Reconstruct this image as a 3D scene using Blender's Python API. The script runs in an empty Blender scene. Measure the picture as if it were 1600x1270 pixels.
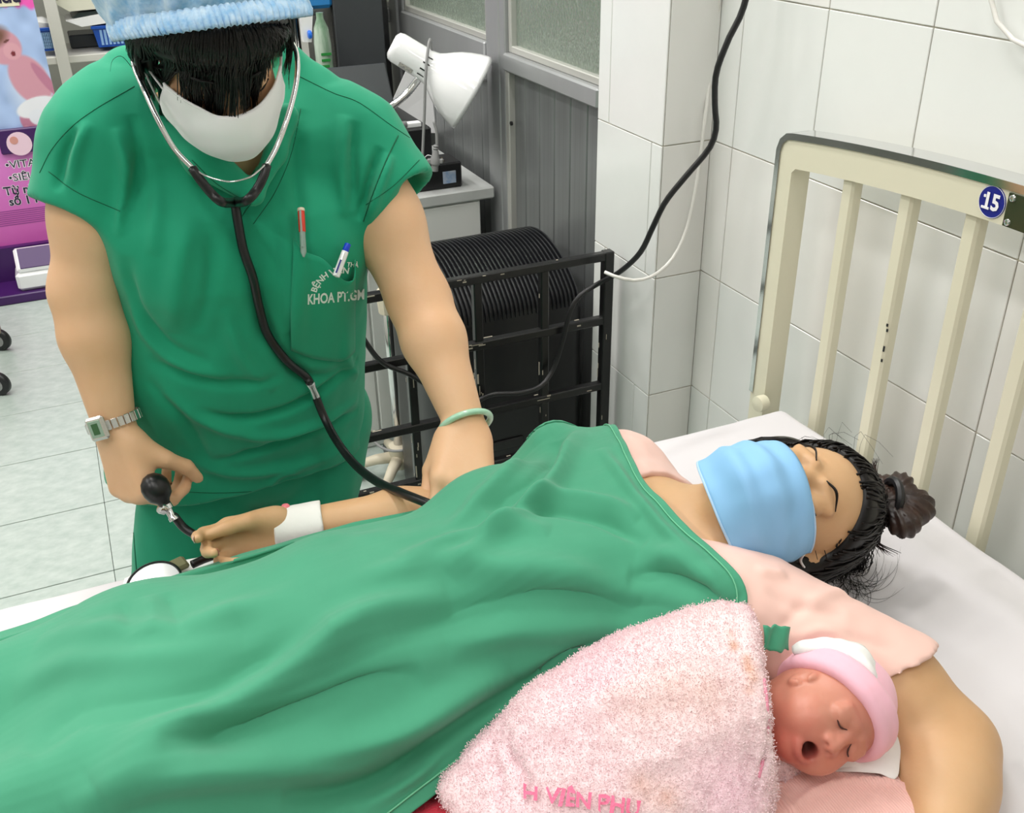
import bpy, bmesh, math, random
import numpy as np
from mathutils import Vector, Matrix
from mathutils.bvhtree import BVHTree

S = bpy.context.scene
COL = S.collection

# ------------------------------------------------------------------ camera
CAM = np.array([0.0, 0.0, 1.42]); FPX = 1552.94
_p, _y, _r = 0.505659, 0.406016, -0.0184998
_fw = np.array([math.sin(_y)*math.cos(_p), math.cos(_y)*math.cos(_p), -math.sin(_p)])
_r0 = np.array([math.cos(_y), -math.sin(_y), 0.0]); _u0 = np.cross(_r0, _fw)
_rt = math.cos(_r)*_r0 + math.sin(_r)*_u0; _up = -math.sin(_r)*_r0 + math.cos(_r)*_u0
cd = bpy.data.cameras.new('camera'); cam = bpy.data.objects.new('camera', cd); COL.objects.link(cam)
cd.sensor_width = 36.0; cd.sensor_fit = 'HORIZONTAL'; cd.lens = 36.0*FPX/1600.0; cd.clip_start = 0.02
cam.matrix_world = Matrix(((_rt[0], _up[0], -_fw[0], CAM[0]), (_rt[1], _up[1], -_fw[1], CAM[1]),
                           (_rt[2], _up[2], -_fw[2], CAM[2]), (0, 0, 0, 1)))
S.camera = cam

# ------------------------------------------------------------------ world, lights, exposure
S.view_settings.view_transform = 'Standard'; S.view_settings.look = 'None'
S.view_settings.gamma = 1.0; S.view_settings.use_curve_mapping = False
S.view_settings.exposure = 0.0
W = bpy.data.worlds.new('world'); S.world = W; W.use_nodes = True
W.node_tree.nodes['Background'].inputs[0].default_value = (0.86, 0.93, 1.0, 1)
W.node_tree.nodes['Background'].inputs[1].default_value = 0.6

def area(name, loc, sx, sy, power, color=(1, 0.98, 0.955)):
    l = bpy.data.lights.new(name, 'AREA'); l.shape = 'RECTANGLE'; l.size = sx; l.size_y = sy
    l.energy = power; l.color = color
    o = bpy.data.objects.new(name, l); o.location = loc; COL.objects.link(o); return o
LIGHT = 0.90
# rows of ceiling tubes, each a pair of fluorescent lamps in a long fitting; the last one is added to brighten the partition and cabinet
for lx, ly, lw in [(-0.55, 0.0, 17), (-0.55, 2.2, 25), (-0.55, 4.0, 25), (-2.0, 0.2, 22), (-2.0, 2.2, 25), (-2.0, 4.0, 25), (0.45, -0.9, 11), (0.45, 1.6, 25), (0.2, 3.3, 16)]:
    area('ceiling_tube_light', (lx, ly, 2.93), 0.22, 1.25, lw*LIGHT)

area('next_room_fill', (1.75, 2.9, 2.9), 0.3, 1.2, 34, (0.96, 1.0, 0.9))  # unseen lamp added behind the partition to brighten its glass

# ------------------------------------------------------------------ sight lines: a point of the photograph at a real depth
def ray(px, py): return _fw + _rt*((px-800)/FPX) - _up*((py-635)/FPX)
def at(px, py, x=None, y=None, z=None, t=None):
    d = ray(px, py)
    if x is not None: t = (x-CAM[0])/d[0]
    elif y is not None: t = (y-CAM[1])/d[1]
    elif z is not None: t = (z-CAM[2])/d[2]
    return CAM + d*t
def proj(P):
    v = np.asarray(P, float)-CAM; w = v@_fw
    return np.stack([800+FPX*(v@_rt)/w, 635-FPX*(v@_up)/w], -1)

# ------------------------------------------------------------------ materials
def lin(c):
    c = np.array(c[:3], float)/255.0
    return tuple(np.where(c <= 0.04045, c/12.92, ((c+0.055)/1.055)**2.4))
def mat(name, rgb, rough=0.6, metal=0.0, var=0.0, vscale=8.0, bump=0.0, bscale=60.0, sss=0.0, sheen=0.0, coat=0.0,
        rgb2=None, emit=0.0, trans=0.0, spec=0.5, weave=0.0, stretch=None, attr=None, ior=None):
    m = bpy.data.materials.new(name); m.use_nodes = True
    nt = m.node_tree; N = nt.nodes; L = nt.links; b = N['Principled BSDF']
    c = (*lin(rgb), 1); b.inputs['Base Color'].default_value = c
    b.inputs['Roughness'].default_value = rough; b.inputs['Metallic'].default_value = metal
    b.inputs['Specular IOR Level'].default_value = spec
    if ior: b.inputs['IOR'].default_value = ior
    if sss:
        b.inputs['Subsurface Weight'].default_value = sss; b.inputs['Subsurface Radius'].default_value = (0.9, 0.35, 0.2)
        b.inputs['Subsurface Scale'].default_value = 0.006
    if sheen: b.inputs['Sheen Weight'].default_value = sheen; b.inputs['Sheen Roughness'].default_value = 0.5
    if coat: b.inputs['Coat Weight'].default_value = coat; b.inputs['Coat Roughness'].default_value = 0.08
    if trans: b.inputs['Transmission Weight'].default_value = trans
    if emit: b.inputs['Emission Color'].default_value = c; b.inputs['Emission Strength'].default_value = emit
    co = None
    def coord():
        nonlocal co
        if co is None:
            tc = N.new('ShaderNodeTexCoord'); co = tc.outputs['Object']
            if stretch:
                mp = N.new('ShaderNodeMapping'); mp.inputs['Scale'].default_value = stretch
                L.new(co, mp.inputs['Vector']); co = mp.outputs['Vector']
        return co
    if attr:
        a = N.new('ShaderNodeAttribute'); a.attribute_name = attr
        L.new(a.outputs['Color'], b.inputs['Base Color'])
    elif rgb2 is not None or var:
        n = N.new('ShaderNodeTexNoise'); n.inputs['Scale'].default_value = vscale; n.inputs['Detail'].default_value = 5
        n.inputs['Roughness'].default_value = 0.6
        L.new(coord(), n.inputs['Vector'])
        r = N.new('ShaderNodeValToRGB')
        r.color_ramp.elements[0].position = 0.32; r.color_ramp.elements[1].position = 0.68
        if rgb2 is None:
            lo = np.array(lin(rgb))*(1-var); hi = np.minimum(np.array(lin(rgb))*(1+var), 1)
        else: lo, hi = lin(rgb), lin(rgb2)
        r.color_ramp.elements[0].color = (*lo, 1); r.color_ramp.elements[1].color = (*hi, 1)
        L.new(n.outputs['Fac'], r.inputs['Fac']); L.new(r.outputs['Color'], b.inputs['Base Color'])
    h = None
    if bump:
        n2 = N.new('ShaderNodeTexNoise'); n2.inputs['Scale'].default_value = bscale; n2.inputs['Detail'].default_value = 3
        L.new(coord(), n2.inputs['Vector']); h = n2.outputs['Fac']
    if weave:
        w1 = N.new('ShaderNodeTexWave'); w1.inputs['Scale'].default_value = weave; w1.bands_direction = 'X'; w1.inputs['Distortion'].default_value = 0.6
        w2 = N.new('ShaderNodeTexWave'); w2.inputs['Scale'].default_value = weave; w2.bands_direction = 'Y'; w2.inputs['Distortion'].default_value = 0.6
        mx = N.new('ShaderNodeMath'); mx.operation = 'ADD'
        L.new(coord(), w1.inputs['Vector']); L.new(coord(), w2.inputs['Vector'])
        L.new(w1.outputs['Fac'], mx.inputs[0]); L.new(w2.outputs['Fac'], mx.inputs[1])
        if h is None: h = mx.outputs[0]
        else:
            m2 = N.new('ShaderNodeMath'); m2.operation = 'MULTIPLY_ADD'; m2.inputs[1].default_value = 0.15
            L.new(mx.outputs[0], m2.inputs[0]); L.new(h, m2.inputs[2]); h = m2.outputs[0]
        bump = bump or 0.05
    if h is not None:
        bn = N.new('ShaderNodeBump'); bn.inputs['Strength'].default_value = min(1.0, bump); bn.inputs['Distance'].default_value = 0.004
        L.new(h, bn.inputs['Height']); L.new(bn.outputs['Normal'], b.inputs['Normal'])
    return m

# ------------------------------------------------------------------ objects
def tag(o, label=None, cat=None, group=None, kind=None):
    if label: o['label'] = label
    if cat: o['category'] = cat
    if group: o['group'] = group
    if kind: o['kind'] = kind
    return o
def link(o, parent=None):
    COL.objects.link(o)
    if parent is not None:
        o.parent = parent
        o.matrix_parent_inverse = Matrix.Translation(-parent.location)
    return o
def thing(name, label, cat, loc, group=None):
    o = bpy.data.objects.new(name, None); o.empty_display_size = 0.05; o.location = tuple(map(float, loc)); COL.objects.link(o)
    return tag(o, label, cat, group)
def mesh(name, V, F, m, smooth=False):
    me = bpy.data.meshes.new(name)
    V = np.asarray(V, np.float32)
    if isinstance(F, np.ndarray):
        n = F.shape[1]
        me.vertices.add(len(V)); me.vertices.foreach_set('co', V.ravel())
        me.loops.add(F.size); me.loops.foreach_set('vertex_index', F.astype(np.int32).ravel())
        me.polygons.add(len(F)); me.polygons.foreach_set('loop_start', np.arange(0, F.size, n, dtype=np.int32))
        me.polygons.foreach_set('loop_total', np.full(len(F), n, np.int32))
        me.update(calc_edges=True); me.validate()
    else:
        me.from_pydata(V.tolist(), [], F); me.update()
    if smooth: me.polygons.foreach_set('use_smooth', np.ones(len(me.polygons), bool))
    for mm in (m if isinstance(m, (list, tuple)) else [m]): me.materials.append(mm)
    return me
def obj(name, V, F, m, parent=None, smooth=False, **kw):
    return tag(link(bpy.data.objects.new(name, mesh(name, V, F, m, smooth)), parent), **kw)
def inst(name, me, parent=None, loc=(0, 0, 0), rot=None, **kw):
    o = bpy.data.objects.new(name, me); o.location = tuple(map(float, loc))
    if rot is not None: o.rotation_euler = rot
    return tag(link(o, parent), **kw)

def unit(v): v = np.asarray(v, float); return v/(np.linalg.norm(v)+1e-12)
def frame(d):
    d = unit(d); a = np.array([0, 0, 1.0]) if abs(d[2]) < 0.9 else np.array([1.0, 0, 0])
    u = unit(np.cross(a, d)); return u, np.cross(d, u), d
def spline(P, n):                                   # Catmull-Rom through P, n points in all, even in length
    P = np.asarray(P, float)
    if len(P) == 2: return P[0]+(P[1]-P[0])*np.linspace(0, 1, n)[:, None]
    Q = np.vstack([2*P[0]-P[1], P, 2*P[-1]-P[-2]]); out = []
    for i in range(len(P)-1):
        a, b, c, d = Q[i:i+4]; t = np.linspace(0, 1, 17)[:-1, None]
        out.append(0.5*(2*b+(c-a)*t+(2*a-5*b+4*c-d)*t*t+(3*b-a-3*c+d)*t**3))
    out = np.vstack(out+[P[-1:]]); s = np.r_[0, np.cumsum(np.linalg.norm(np.diff(out[:, :3], axis=0), axis=1))]
    q = np.linspace(0, s[-1], n)
    return np.stack([np.interp(q, s, out[:, k]) for k in range(out.shape[1])], 1)

class MB:
    def __init__(s): s.V = []; s.F = []
    def add(s, V, F):
        n = len(s.V); s.V.extend([tuple(map(float, v)) for v in V]); s.F.extend([tuple(n+i for i in f) for f in F]); return s
    def box(s, lo, hi, b=0.0, A=None, c=None):
        lo = np.array(lo, float); hi = np.array(hi, float)
        if b <= 0:
            V = [(x, y, z) for z in (lo[2], hi[2]) for y in (lo[1], hi[1]) for x in (lo[0], hi[0])]
            F = [(0, 2, 3, 1), (4, 5, 7, 6), (0, 1, 5, 4), (2, 6, 7, 3), (0, 4, 6, 2), (1, 3, 7, 5)]
        else:
            V = []; ids = {}
            b = min(b, 0.49*float(min(hi-lo)))
            for sx in (0, 1):
                for sy in (0, 1):
                    for sz in (0, 1):
                        sg = np.array([sx, sy, sz]); base = np.where(sg, hi, lo); ins = np.where(sg, -b, b)
                        for ax in range(3):
                            p = base+ins; p[ax] = base[ax]; ids[(sx, sy, sz, ax)] = len(V); V.append(tuple(p))
            F = []
            for ax in range(3):
                u, v = [a for a in range(3) if a != ax]
                for sd in (0, 1):
                    q = []
                    for (a, bb) in ((0, 0), (1, 0), (1, 1), (0, 1)):
                        k = [0, 0, 0]; k[ax] = sd; k[u] = a; k[v] = bb; q.append(ids[(*k, ax)])
                    F.append(q)
                for a in (0, 1):
                    for bb in (0, 1):
                        q = []
                        for w, axx in ((0, u), (1, u), (1, v), (0, v)):
                            k = [0, 0, 0]; k[ax] = w; k[u] = a; k[v] = bb; q.append(ids[(*k, axx)])
                        F.append(q)
            for sx in (0, 1):
                for sy in (0, 1):
                    for sz in (0, 1): F.append([ids[(sx, sy, sz, a)] for a in range(3)])
            cc = (lo+hi)/2; G = []
            for f in F:
                P = np.array([V[i] for i in f]); nn = np.cross(P[1]-P[0], P[2]-P[0])
                G.append(f if nn@(P.mean(0)-cc) > 0 else f[::-1])
            F = G
        if A is not None: V = [np.asarray(c)+np.asarray(A).T@np.array(v) for v in V]
        elif c is not None: V = [np.asarray(c)+np.array(v) for v in V]
        return s.add(V, F)
    def tube(s, P, r, n=10, cap=True, flat=1.0, N=None):
        P = np.asarray(P, float); m = len(P); R = np.broadcast_to(np.asarray(r, float), (m,))
        T = np.gradient(P, axis=0); u, v, _ = frame(T[0]); V = []
        if N is not None: u = unit(np.asarray(N)-(np.asarray(N)@unit(T[0]))*unit(T[0]))
        for i in range(m):
            t = unit(T[i]); u = unit(u-(u@t)*t); v = np.cross(t, u)
            for k in range(n):
                a = 2*math.pi*k/n; V.append(P[i]+R[i]*(math.cos(a)*u*flat+math.sin(a)*v))
        F = [(i*n+k, i*n+(k+1) % n, (i+1)*n+(k+1) % n, (i+1)*n+k) for i in range(m-1) for k in range(n)]
        if cap: F += [tuple(range(n))[::-1], tuple((m-1)*n+k for k in range(n))]
        return s.add(V, F)
    def lathe(s, prof, o, d, n=32, cap=True):       # prof: (radius, distance along d)
        u, v, d = frame(d); o = np.asarray(o, float); V = []
        for (r, h) in prof:
            for k in range(n):
                a = 2*math.pi*k/n; V.append(o+d*h+r*(math.cos(a)*u+math.sin(a)*v))
        m = len(prof); F = [(i*n+k, i*n+(k+1) % n, (i+1)*n+(k+1) % n, (i+1)*n+k) for i in range(m-1) for k in range(n)]
        if cap: F += [tuple(range(n))[::-1], tuple((m-1)*n+k for k in range(n))]
        return s.add(V, F)
    def build(s, name, m, parent=None, smooth=False, **kw): return obj(name, s.V, s.F, m, parent, smooth, **kw)
    def mesh(s, name, m, smooth=False): return mesh(name, s.V, s.F, m, smooth)
def auto(o, deg=35):                                # smooth, with sharp edges kept
    me = o.data; me.polygons.foreach_set('use_smooth', np.ones(len(me.polygons), bool))
    try: me.set_sharp_from_angle(angle=math.radians(deg))
    except Exception: pass
    return o

# ------------------------------------------------------------------ noise
_rng = np.random.default_rng(7)
_tab = _rng.random((64, 64, 64)).astype(np.float32)
def noise(P, sc=1.0, off=0.0):
    P = np.asarray(P, np.float32)*sc+off; i = np.floor(P).astype(int); f = P-i; f = f*f*(3-2*f); r = 0
    for dx in (0, 1):
        for dy in (0, 1):
            for dz in (0, 1):
                w = np.where(dx, f[:, 0], 1-f[:, 0])*np.where(dy, f[:, 1], 1-f[:, 1])*np.where(dz, f[:, 2], 1-f[:, 2])
                r = r+w*_tab[(i[:, 0]+dx) & 63, (i[:, 1]+dy) & 63, (i[:, 2]+dz) & 63]
    return r*2-1

# ------------------------------------------------------------------ smooth solid bodies on a grid of distances
def smin(a, b, k):
    if k <= 0: return np.minimum(a, b)
    h = np.maximum(k-np.abs(a-b), 0)/k
    return np.minimum(a, b)-h*h*k*0.25
class Solid:
    def __init__(s, lo, hi, h):
        s.lo = np.array(lo, float); s.h = h; s.n = np.ceil((np.array(hi)-s.lo)/h).astype(int)+1
        s.F = np.full(s.n, 0.2, np.float32)
        s.ax = [(s.lo[i]+h*np.arange(s.n[i])).astype(np.float32) for i in range(3)]
    def win(s, lo, hi):
        a = np.clip(np.floor((np.asarray(lo)-s.lo)/s.h).astype(int), 0, s.n-1); b = np.clip(np.ceil((np.asarray(hi)-s.lo)/s.h).astype(int)+1, 1, s.n)
        if np.any(b <= a): return None, None
        sl = tuple(slice(a[i], b[i]) for i in range(3))
        return sl, [s.ax[0][sl[0]][:, None, None], s.ax[1][sl[1]][None, :, None], s.ax[2][sl[2]][None, None, :]]
    def put(s, d, sl, k, op):
        f = s.F[sl]
        s.F[sl] = smin(f, d, k) if op == '+' else -smin(-f, d, k) if op == '-' else -smin(-f, -d, k)
    def cone(s, a, b, ra, rb=None, k=0.01, op='+'):
        a = np.asarray(a, float); b = np.asarray(b, float); rb = ra if rb is None else rb; m = max(ra, rb)+k+3*s.h
        sl, X = s.win(np.minimum(a, b)-m, np.maximum(a, b)+m)
        if sl is None: return s
        ab = b-a; L2 = float(ab@ab)+1e-12
        t = np.clip(((X[0]-a[0])*ab[0]+(X[1]-a[1])*ab[1]+(X[2]-a[2])*ab[2])/L2, 0, 1)
        d = np.sqrt((X[0]-a[0]-t*ab[0])**2+(X[1]-a[1]-t*ab[1])**2+(X[2]-a[2]-t*ab[2])**2)-(ra+(rb-ra)*t)
        s.put(d.astype(np.float32), sl, k, op); return s
    def chain(s, P, R, k=0.01, op='+'):
        for i in range(len(P)-1): s.cone(P[i], P[i+1], R[i], R[i+1], k, op)
        return s
    def ell(s, c, r, A=None, k=0.01, op='+'):
        c = np.asarray(c, float); r = np.asarray(r, float); m = float(max(r))+k+3*s.h
        A = np.eye(3) if A is None else np.asarray(A, float)       # rows are the local axes
        if A is None or np.allclose(A, np.eye(3)): mm = r+k+3*s.h
        else: mm = np.full(3, m)
        sl, X = s.win(c-mm, c+mm)
        if sl is None: return s
        D = [X[i]-c[i] for i in range(3)]
        q = [A[j, 0]*D[0]+A[j, 1]*D[1]+A[j, 2]*D[2] for j in range(3)]
        k0 = np.sqrt(sum((q[j]/r[j])**2 for j in range(3))); k1 = np.sqrt(sum((q[j]/r[j]**2)**2 for j in range(3)))+1e-9
        s.put((k0*(k0-1)/k1).astype(np.float32), sl, k, op); return s
    def half(s, p, n, k=0.0, lo=None, hi=None):     # cuts away what lies on the side n points to (inside lo..hi)
        lo = s.lo if lo is None else lo; hi = s.lo+s.h*s.n if hi is None else hi
        sl, X = s.win(lo, hi); n = unit(n)
        d = (X[0]-p[0])*n[0]+(X[1]-p[1])*n[1]+(X[2]-p[2])*n[2]
        s.put(np.broadcast_to(d, s.F[sl].shape).astype(np.float32), sl, k, '&'); return s
    def fn(s, f, lo, hi, k=0.0, op='+'):
        sl, X = s.win(lo, hi)
        if sl is None: return s
        s.put(np.broadcast_to(f(*X), s.F[sl].shape).astype(np.float32), sl, k, op); return s
    def surf(s):
        F = s.F; n = F.shape
        I = (F < 0); c = [n[0]-1, n[1]-1, n[2]-1]
        cnt = np.zeros(c, np.int8)
        for dx in (0, 1):
            for dy in (0, 1):
                for dz in (0, 1): cnt += I[dx:dx+c[0], dy:dy+c[1], dz:dz+c[2]]
        act = (cnt > 0) & (cnt < 8); idx = np.full(c, -1, np.int32); ijk = np.argwhere(act); idx[act] = np.arange(len(ijk))
        acc = np.zeros((len(ijk), 3)); num = np.zeros(len(ijk))
        C = {o: F[ijk[:, 0]+o[0], ijk[:, 1]+o[1], ijk[:, 2]+o[2]] for o in [(a, b, d) for a in (0, 1) for b in (0, 1) for d in (0, 1)]}
        for o in C:
            for ax in range(3):
                if o[ax]: continue
                q = list(o); q[ax] = 1; q = tuple(q); a = C[o]; b = C[q]; ch = (a < 0) != (b < 0)
                t = np.where(ch, a/np.where(ch, a-b, 1), 0)
                p = np.tile(np.array(o, float), (len(ijk), 1)); p[:, ax] = t
                acc += p*ch[:, None]; num += ch
        V = s.lo+s.h*(ijk+acc/np.maximum(num, 1)[:, None]); Q = []
        for ax in range(3):
            u, v = (ax+1) % 3, (ax+2) % 3
            sa = [slice(None)]*3; sb = [slice(None)]*3; sa[ax] = slice(0, n[ax]-1); sb[ax] = slice(1, n[ax])
            a = I[tuple(sa)]; b = I[tuple(sb)]; e = np.argwhere(a != b)
            e = e[(e[:, u] > 0) & (e[:, v] > 0) & (e[:, u] < n[u]-1) & (e[:, v] < n[v]-1)]
            fl = a[e[:, 0], e[:, 1], e[:, 2]]
            def g(du, dv):
                q = e.copy(); q[:, u] -= du; q[:, v] -= dv; return idx[q[:, 0], q[:, 1], q[:, 2]]
            q = np.stack([g(1, 1), g(0, 1), g(0, 0), g(1, 0)], 1)
            q[~fl] = q[~fl][:, ::-1]; Q.append(q)
        Q = np.vstack(Q); Q = Q[(Q >= 0).all(1)]
        return V, Q
def normals(V, Q):
    a, b, c = V[Q[:, 0]], V[Q[:, 1]], V[Q[:, 2]]
    n = np.cross(b-a, c-a) if Q.shape[1] == 3 else np.cross(V[Q[:, 2]]-V[Q[:, 0]], V[Q[:, 3]]-V[Q[:, 1]])
    N = np.stack([np.bincount(Q.ravel(), np.repeat(n[:, k], Q.shape[1]), len(V)) for k in range(3)], 1)
    return N/(np.linalg.norm(N, axis=1, keepdims=True)+1e-12)
def relax(V, Q, it=2, f=0.5):
    E = np.vstack([Q[:, [i, (i+1) % Q.shape[1]]] for i in range(Q.shape[1])]); E = np.vstack([E, E[:, ::-1]])
    deg = np.bincount(E[:, 0], minlength=len(V)).astype(float)
    for _ in range(it):
        A = np.stack([np.bincount(E[:, 0], V[E[:, 1], k], len(V)) for k in range(3)], 1)/np.maximum(deg, 1)[:, None]
        V = V+(A-V)*f
    return V
def bvh(V, Q): return BVHTree.FromPolygons([tuple(v) for v in np.asarray(V, float)], [tuple(int(i) for i in q) for q in Q])
def hit(T, px, py, off=0.0, fall=None):             # where the sight line of a photograph point meets a surface
    d = ray(px, py); p, n, _, _ = T.ray_cast(Vector(CAM), Vector(unit(d)))
    if p is None: return None if fall is None else np.asarray(fall)
    n = np.array(n); n = n if n@d < 0 else -n
    return np.array(p)+n*off
def seg_dist(V, P):                                 # distance of each vertex to a polyline
    D = np.full(len(V), 9.0); Tt = np.zeros(len(V)); m = len(P)-1
    for i in range(m):
        ab = P[i+1]-P[i]; t = np.clip(((V-P[i])@ab)/(ab@ab+1e-12), 0, 1); d = np.linalg.norm(V-P[i]-t[:, None]*ab, axis=1)
        u = d < D; D[u] = d[u]; Tt[u] = (i+t[u])/m
    return D, Tt
def folds(V, N, T, lines):                          # (pixel path, width, height): long soft folds pressed into a cloth
    V0 = V.copy(); out = np.zeros(len(V))
    for pts, w, h in lines:
        P = [hit(T, *p) for p in pts]; P = [p for p in P if p is not None]
        if len(P) < 2: continue
        P = spline(P, 4*len(P)); lo = P.min(0)-3*w; hi = P.max(0)+3*w
        s = np.where(((V0 > lo) & (V0 < hi)).all(1))[0]
        if not len(s): continue
        d, t = seg_dist(V0[s], P); out[s] += h*np.exp(-(d/w)**2)*np.clip(np.minimum(t, 1-t)*4, 0, 1)**0.7
    return V+N*out[:, None]
def text(name, s, m, parent, place, size=0.02, depth=0.0, align='CENTER', bold=0.0, res=2, **kw):
    cu = bpy.data.curves.new(name, 'FONT'); cu.body = s; cu.size = size; cu.align_x = align; cu.align_y = 'CENTER'; cu.offset = bold
    cu.resolution_u = res; cu.extrude = depth
    o = bpy.data.objects.new(name, cu); COL.objects.link(o); bpy.context.view_layer.update()
    me = bpy.data.meshes.new_from_object(o.evaluated_get(bpy.context.evaluated_depsgraph_get()))
    bpy.data.objects.remove(o); bpy.data.curves.remove(cu)
    n = len(me.vertices); A = np.zeros(n*3, np.float32); me.vertices.foreach_get('co', A)
    A = place(A.reshape(-1, 3)); me.vertices.foreach_set('co', np.asarray(A, np.float32).ravel()); me.update()
    me.materials.clear(); me.materials.append(m); me.name = name
    return tag(link(bpy.data.objects.new(name, me), parent), **kw)
def plane_place(o, ux, uy, lift=None):
    o = np.asarray(o); ux = np.asarray(ux); uy = np.asarray(uy); nz = np.cross(ux, uy)
    return lambda A: o+A[:, :1]*ux+A[:, 1:2]*uy+A[:, 2:3]*nz
# ------------------------------------------------------------------ materials in use
M = {}
M['tile_a'] = mat('wall_tile_cool', (233, 235, 232), 0.16, var=0.02, vscale=3, spec=0.5)
M['tile_b'] = mat('wall_tile_warm', (236, 235, 231), 0.16, var=0.02, vscale=3)
M['tile_c'] = mat('wall_tile_mid', (235, 236, 233), 0.18, var=0.025, vscale=4)
M['grout'] = mat('grout', (212, 206, 190), 0.9, var=0.25, vscale=14)
M['vinyl'] = mat('floor_vinyl', (166, 180, 173), 0.35, rgb2=(190, 200, 194), vscale=22, bump=0.03, bscale=90, stretch=(1, 1.6, 1))
M['seam'] = mat('floor_seam', (70, 74, 66), 0.9)
M['paint'] = mat('grey_painted_wall', (196, 196, 190), 0.8, var=0.03)
M['ceil'] = mat('ceiling_white', (236, 236, 232), 0.9)
M['alu'] = mat('aluminium', (166, 168, 169), 0.4, metal=0.45, var=0.08, vscale=4, stretch=(1, 1, 0.1))
M['alu_panel'] = mat('aluminium_board', (134, 137, 137), 0.36, metal=0.45, var=0.14, vscale=9, stretch=(1, 6, 0.15))
M['alu_pale'] = mat('pale_aluminium', (190, 190, 184), 0.45, metal=0.35)
M['dark_gap'] = mat('dark_joint', (38, 40, 40), 0.8)
M['screw'] = mat('black_screw', (30, 30, 30), 0.5)

def pglass(name):
    m = mat(name, (196, 208, 196), 0.12, trans=0.75, ior=1.4)
    nt = m.node_tree; v = nt.nodes.new('ShaderNodeTexVoronoi'); v.inputs['Scale'].default_value = 120
    tc = nt.nodes.new('ShaderNodeTexCoord'); b = nt.nodes.new('ShaderNodeBump'); b.inputs['Strength'].default_value = 0.5; b.inputs['Distance'].default_value = 0.003
    nt.links.new(tc.outputs['Object'], v.inputs['Vector']); nt.links.new(v.outputs['Distance'], b.inputs['Height'])
    nt.links.new(b.outputs['Normal'], nt.nodes['Principled BSDF'].inputs['Normal']); return m
M['pglass'] = pglass('patterned_glass')

WX, PX, PY0, PY1, QX = 1.05, 0.947, 1.507, 1.745, 0.975
XL, YB, YF, ZC = -3.0, -1.6, 5.0, 3.0

# ------------------------------------------------------------------ floor, with its vinyl tiles
fl = MB().box((XL, YB, -0.06), (2.4, YF, -0.004)).build('floor', M['seam'], kind='structure')
tm = MB().box((-0.1494, -0.1494, -0.004), (0.1494, 0.1494, 0), 0.0008).mesh('tile', M['vinyl'])
random.seed(3)
for i in range(-4, 5):
    for j in range(-5, 10):
        cx, cy = -0.126+0.30*i+0.15, 2.04+0.302*j+0.151
        if cy > 4.95 or cx < -1.4: continue
        inst('tile', tm, fl, (cx, cy, 0), (0, 0, random.choice((0, math.pi))))

# ------------------------------------------------------------------ tiled wall beside the bed
def tile_mesh(w, h, m, d=0.003): return MB().box((-w/2, -h/2, 0), (w/2, h/2, d), 0.0009).mesh('tile', m)
wall = MB().box((WX, YB, 0), (WX+0.12, PY0, ZC)).build('wall_right', M['grout'], kind='structure')
TH, TW, G = 0.25, 0.205, 0.0019
tms = [tile_mesh(TW-G, TH-G, M[k]) for k in ('tile_a', 'tile_b', 'tile_c')]
Rw = (0, -math.pi/2, 0)                               # tile's x axis becomes z, its normal -x
Rwall = Matrix(((0, 0, -1), (-1, 0, 0), (0, 1, 0))).to_euler()   # local x -> -y, local y -> z, normal -> -x
cut = [tile_mesh(PY0-1.44-G, TH-G, M[k]) for k in ('tile_a', 'tile_b', 'tile_c')]
for r in range(8):
    zc = -0.033+TH*r+TH/2
    for c in range(9):
        inst('tile', tms[random.choice((0, 0, 1, 2))], wall, (WX, 1.44-TW*(c+0.5), zc), Rwall)
    inst('tile', random.choice(cut), wall, (WX, (1.44+PY0)/2, zc), Rwall)

pil = MB().box((PX, PY0, 0), (WX+0.12, PY1, ZC)).build('wall_pillar', M['grout'], kind='structure')
side = [tile_mesh(WX-PX-G-0.003, TH-G, M[k]) for k in ('tile_b', 'tile_b', 'tile_c')]
Rside = Matrix(((1, 0, 0), (0, 0, -1), (0, 1, 0))).to_euler()
fcache = {}
for r in range(8):
    z0 = -0.033+TH*r; zc = z0+TH/2
    inst('tile', side[r % 3], pil, ((PX+WX)/2-0.0015, PY0, zc), Rside)
    sp = 1.54 if r == 3 else 1.70 if r % 2 == 0 else 1.56
    for a, b in ((PY0-0.003, sp), (sp, PY1)):
        k = (round(b-a, 3), r % 2)
        if k not in fcache: fcache[k] = tile_mesh(b-a-G, TH-G, M['tile_a' if r % 2 else 'tile_c'])
        inst('tile', fcache[k], pil, (PX, (a+b)/2, zc), Rwall)

# painted upper walls, far wall and ceiling close the room
MB().box((XL, YF, 0), (2.4, YF+0.1, ZC)).build('wall_back', M['paint'], kind='structure')
MB().box((XL-0.1, YB, 0), (XL, YF, ZC)).build('wall_left', M['paint'], kind='structure')
MB().box((XL, YB-0.1, 0), (WX+0.12, YB, ZC)).build('wall_front', M['paint'], kind='structure')
MB().box((XL, YB, ZC), (2.4, YF, ZC+0.1)).build('ceiling', M['ceil'], kind='structure')
MB().box((2.3, PY1, 0), (2.4, YF, ZC)).build('wall_beyond', mat('green_grey_wall', (150, 158, 140), 0.8, var=0.2, vscale=3), kind='structure')

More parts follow.
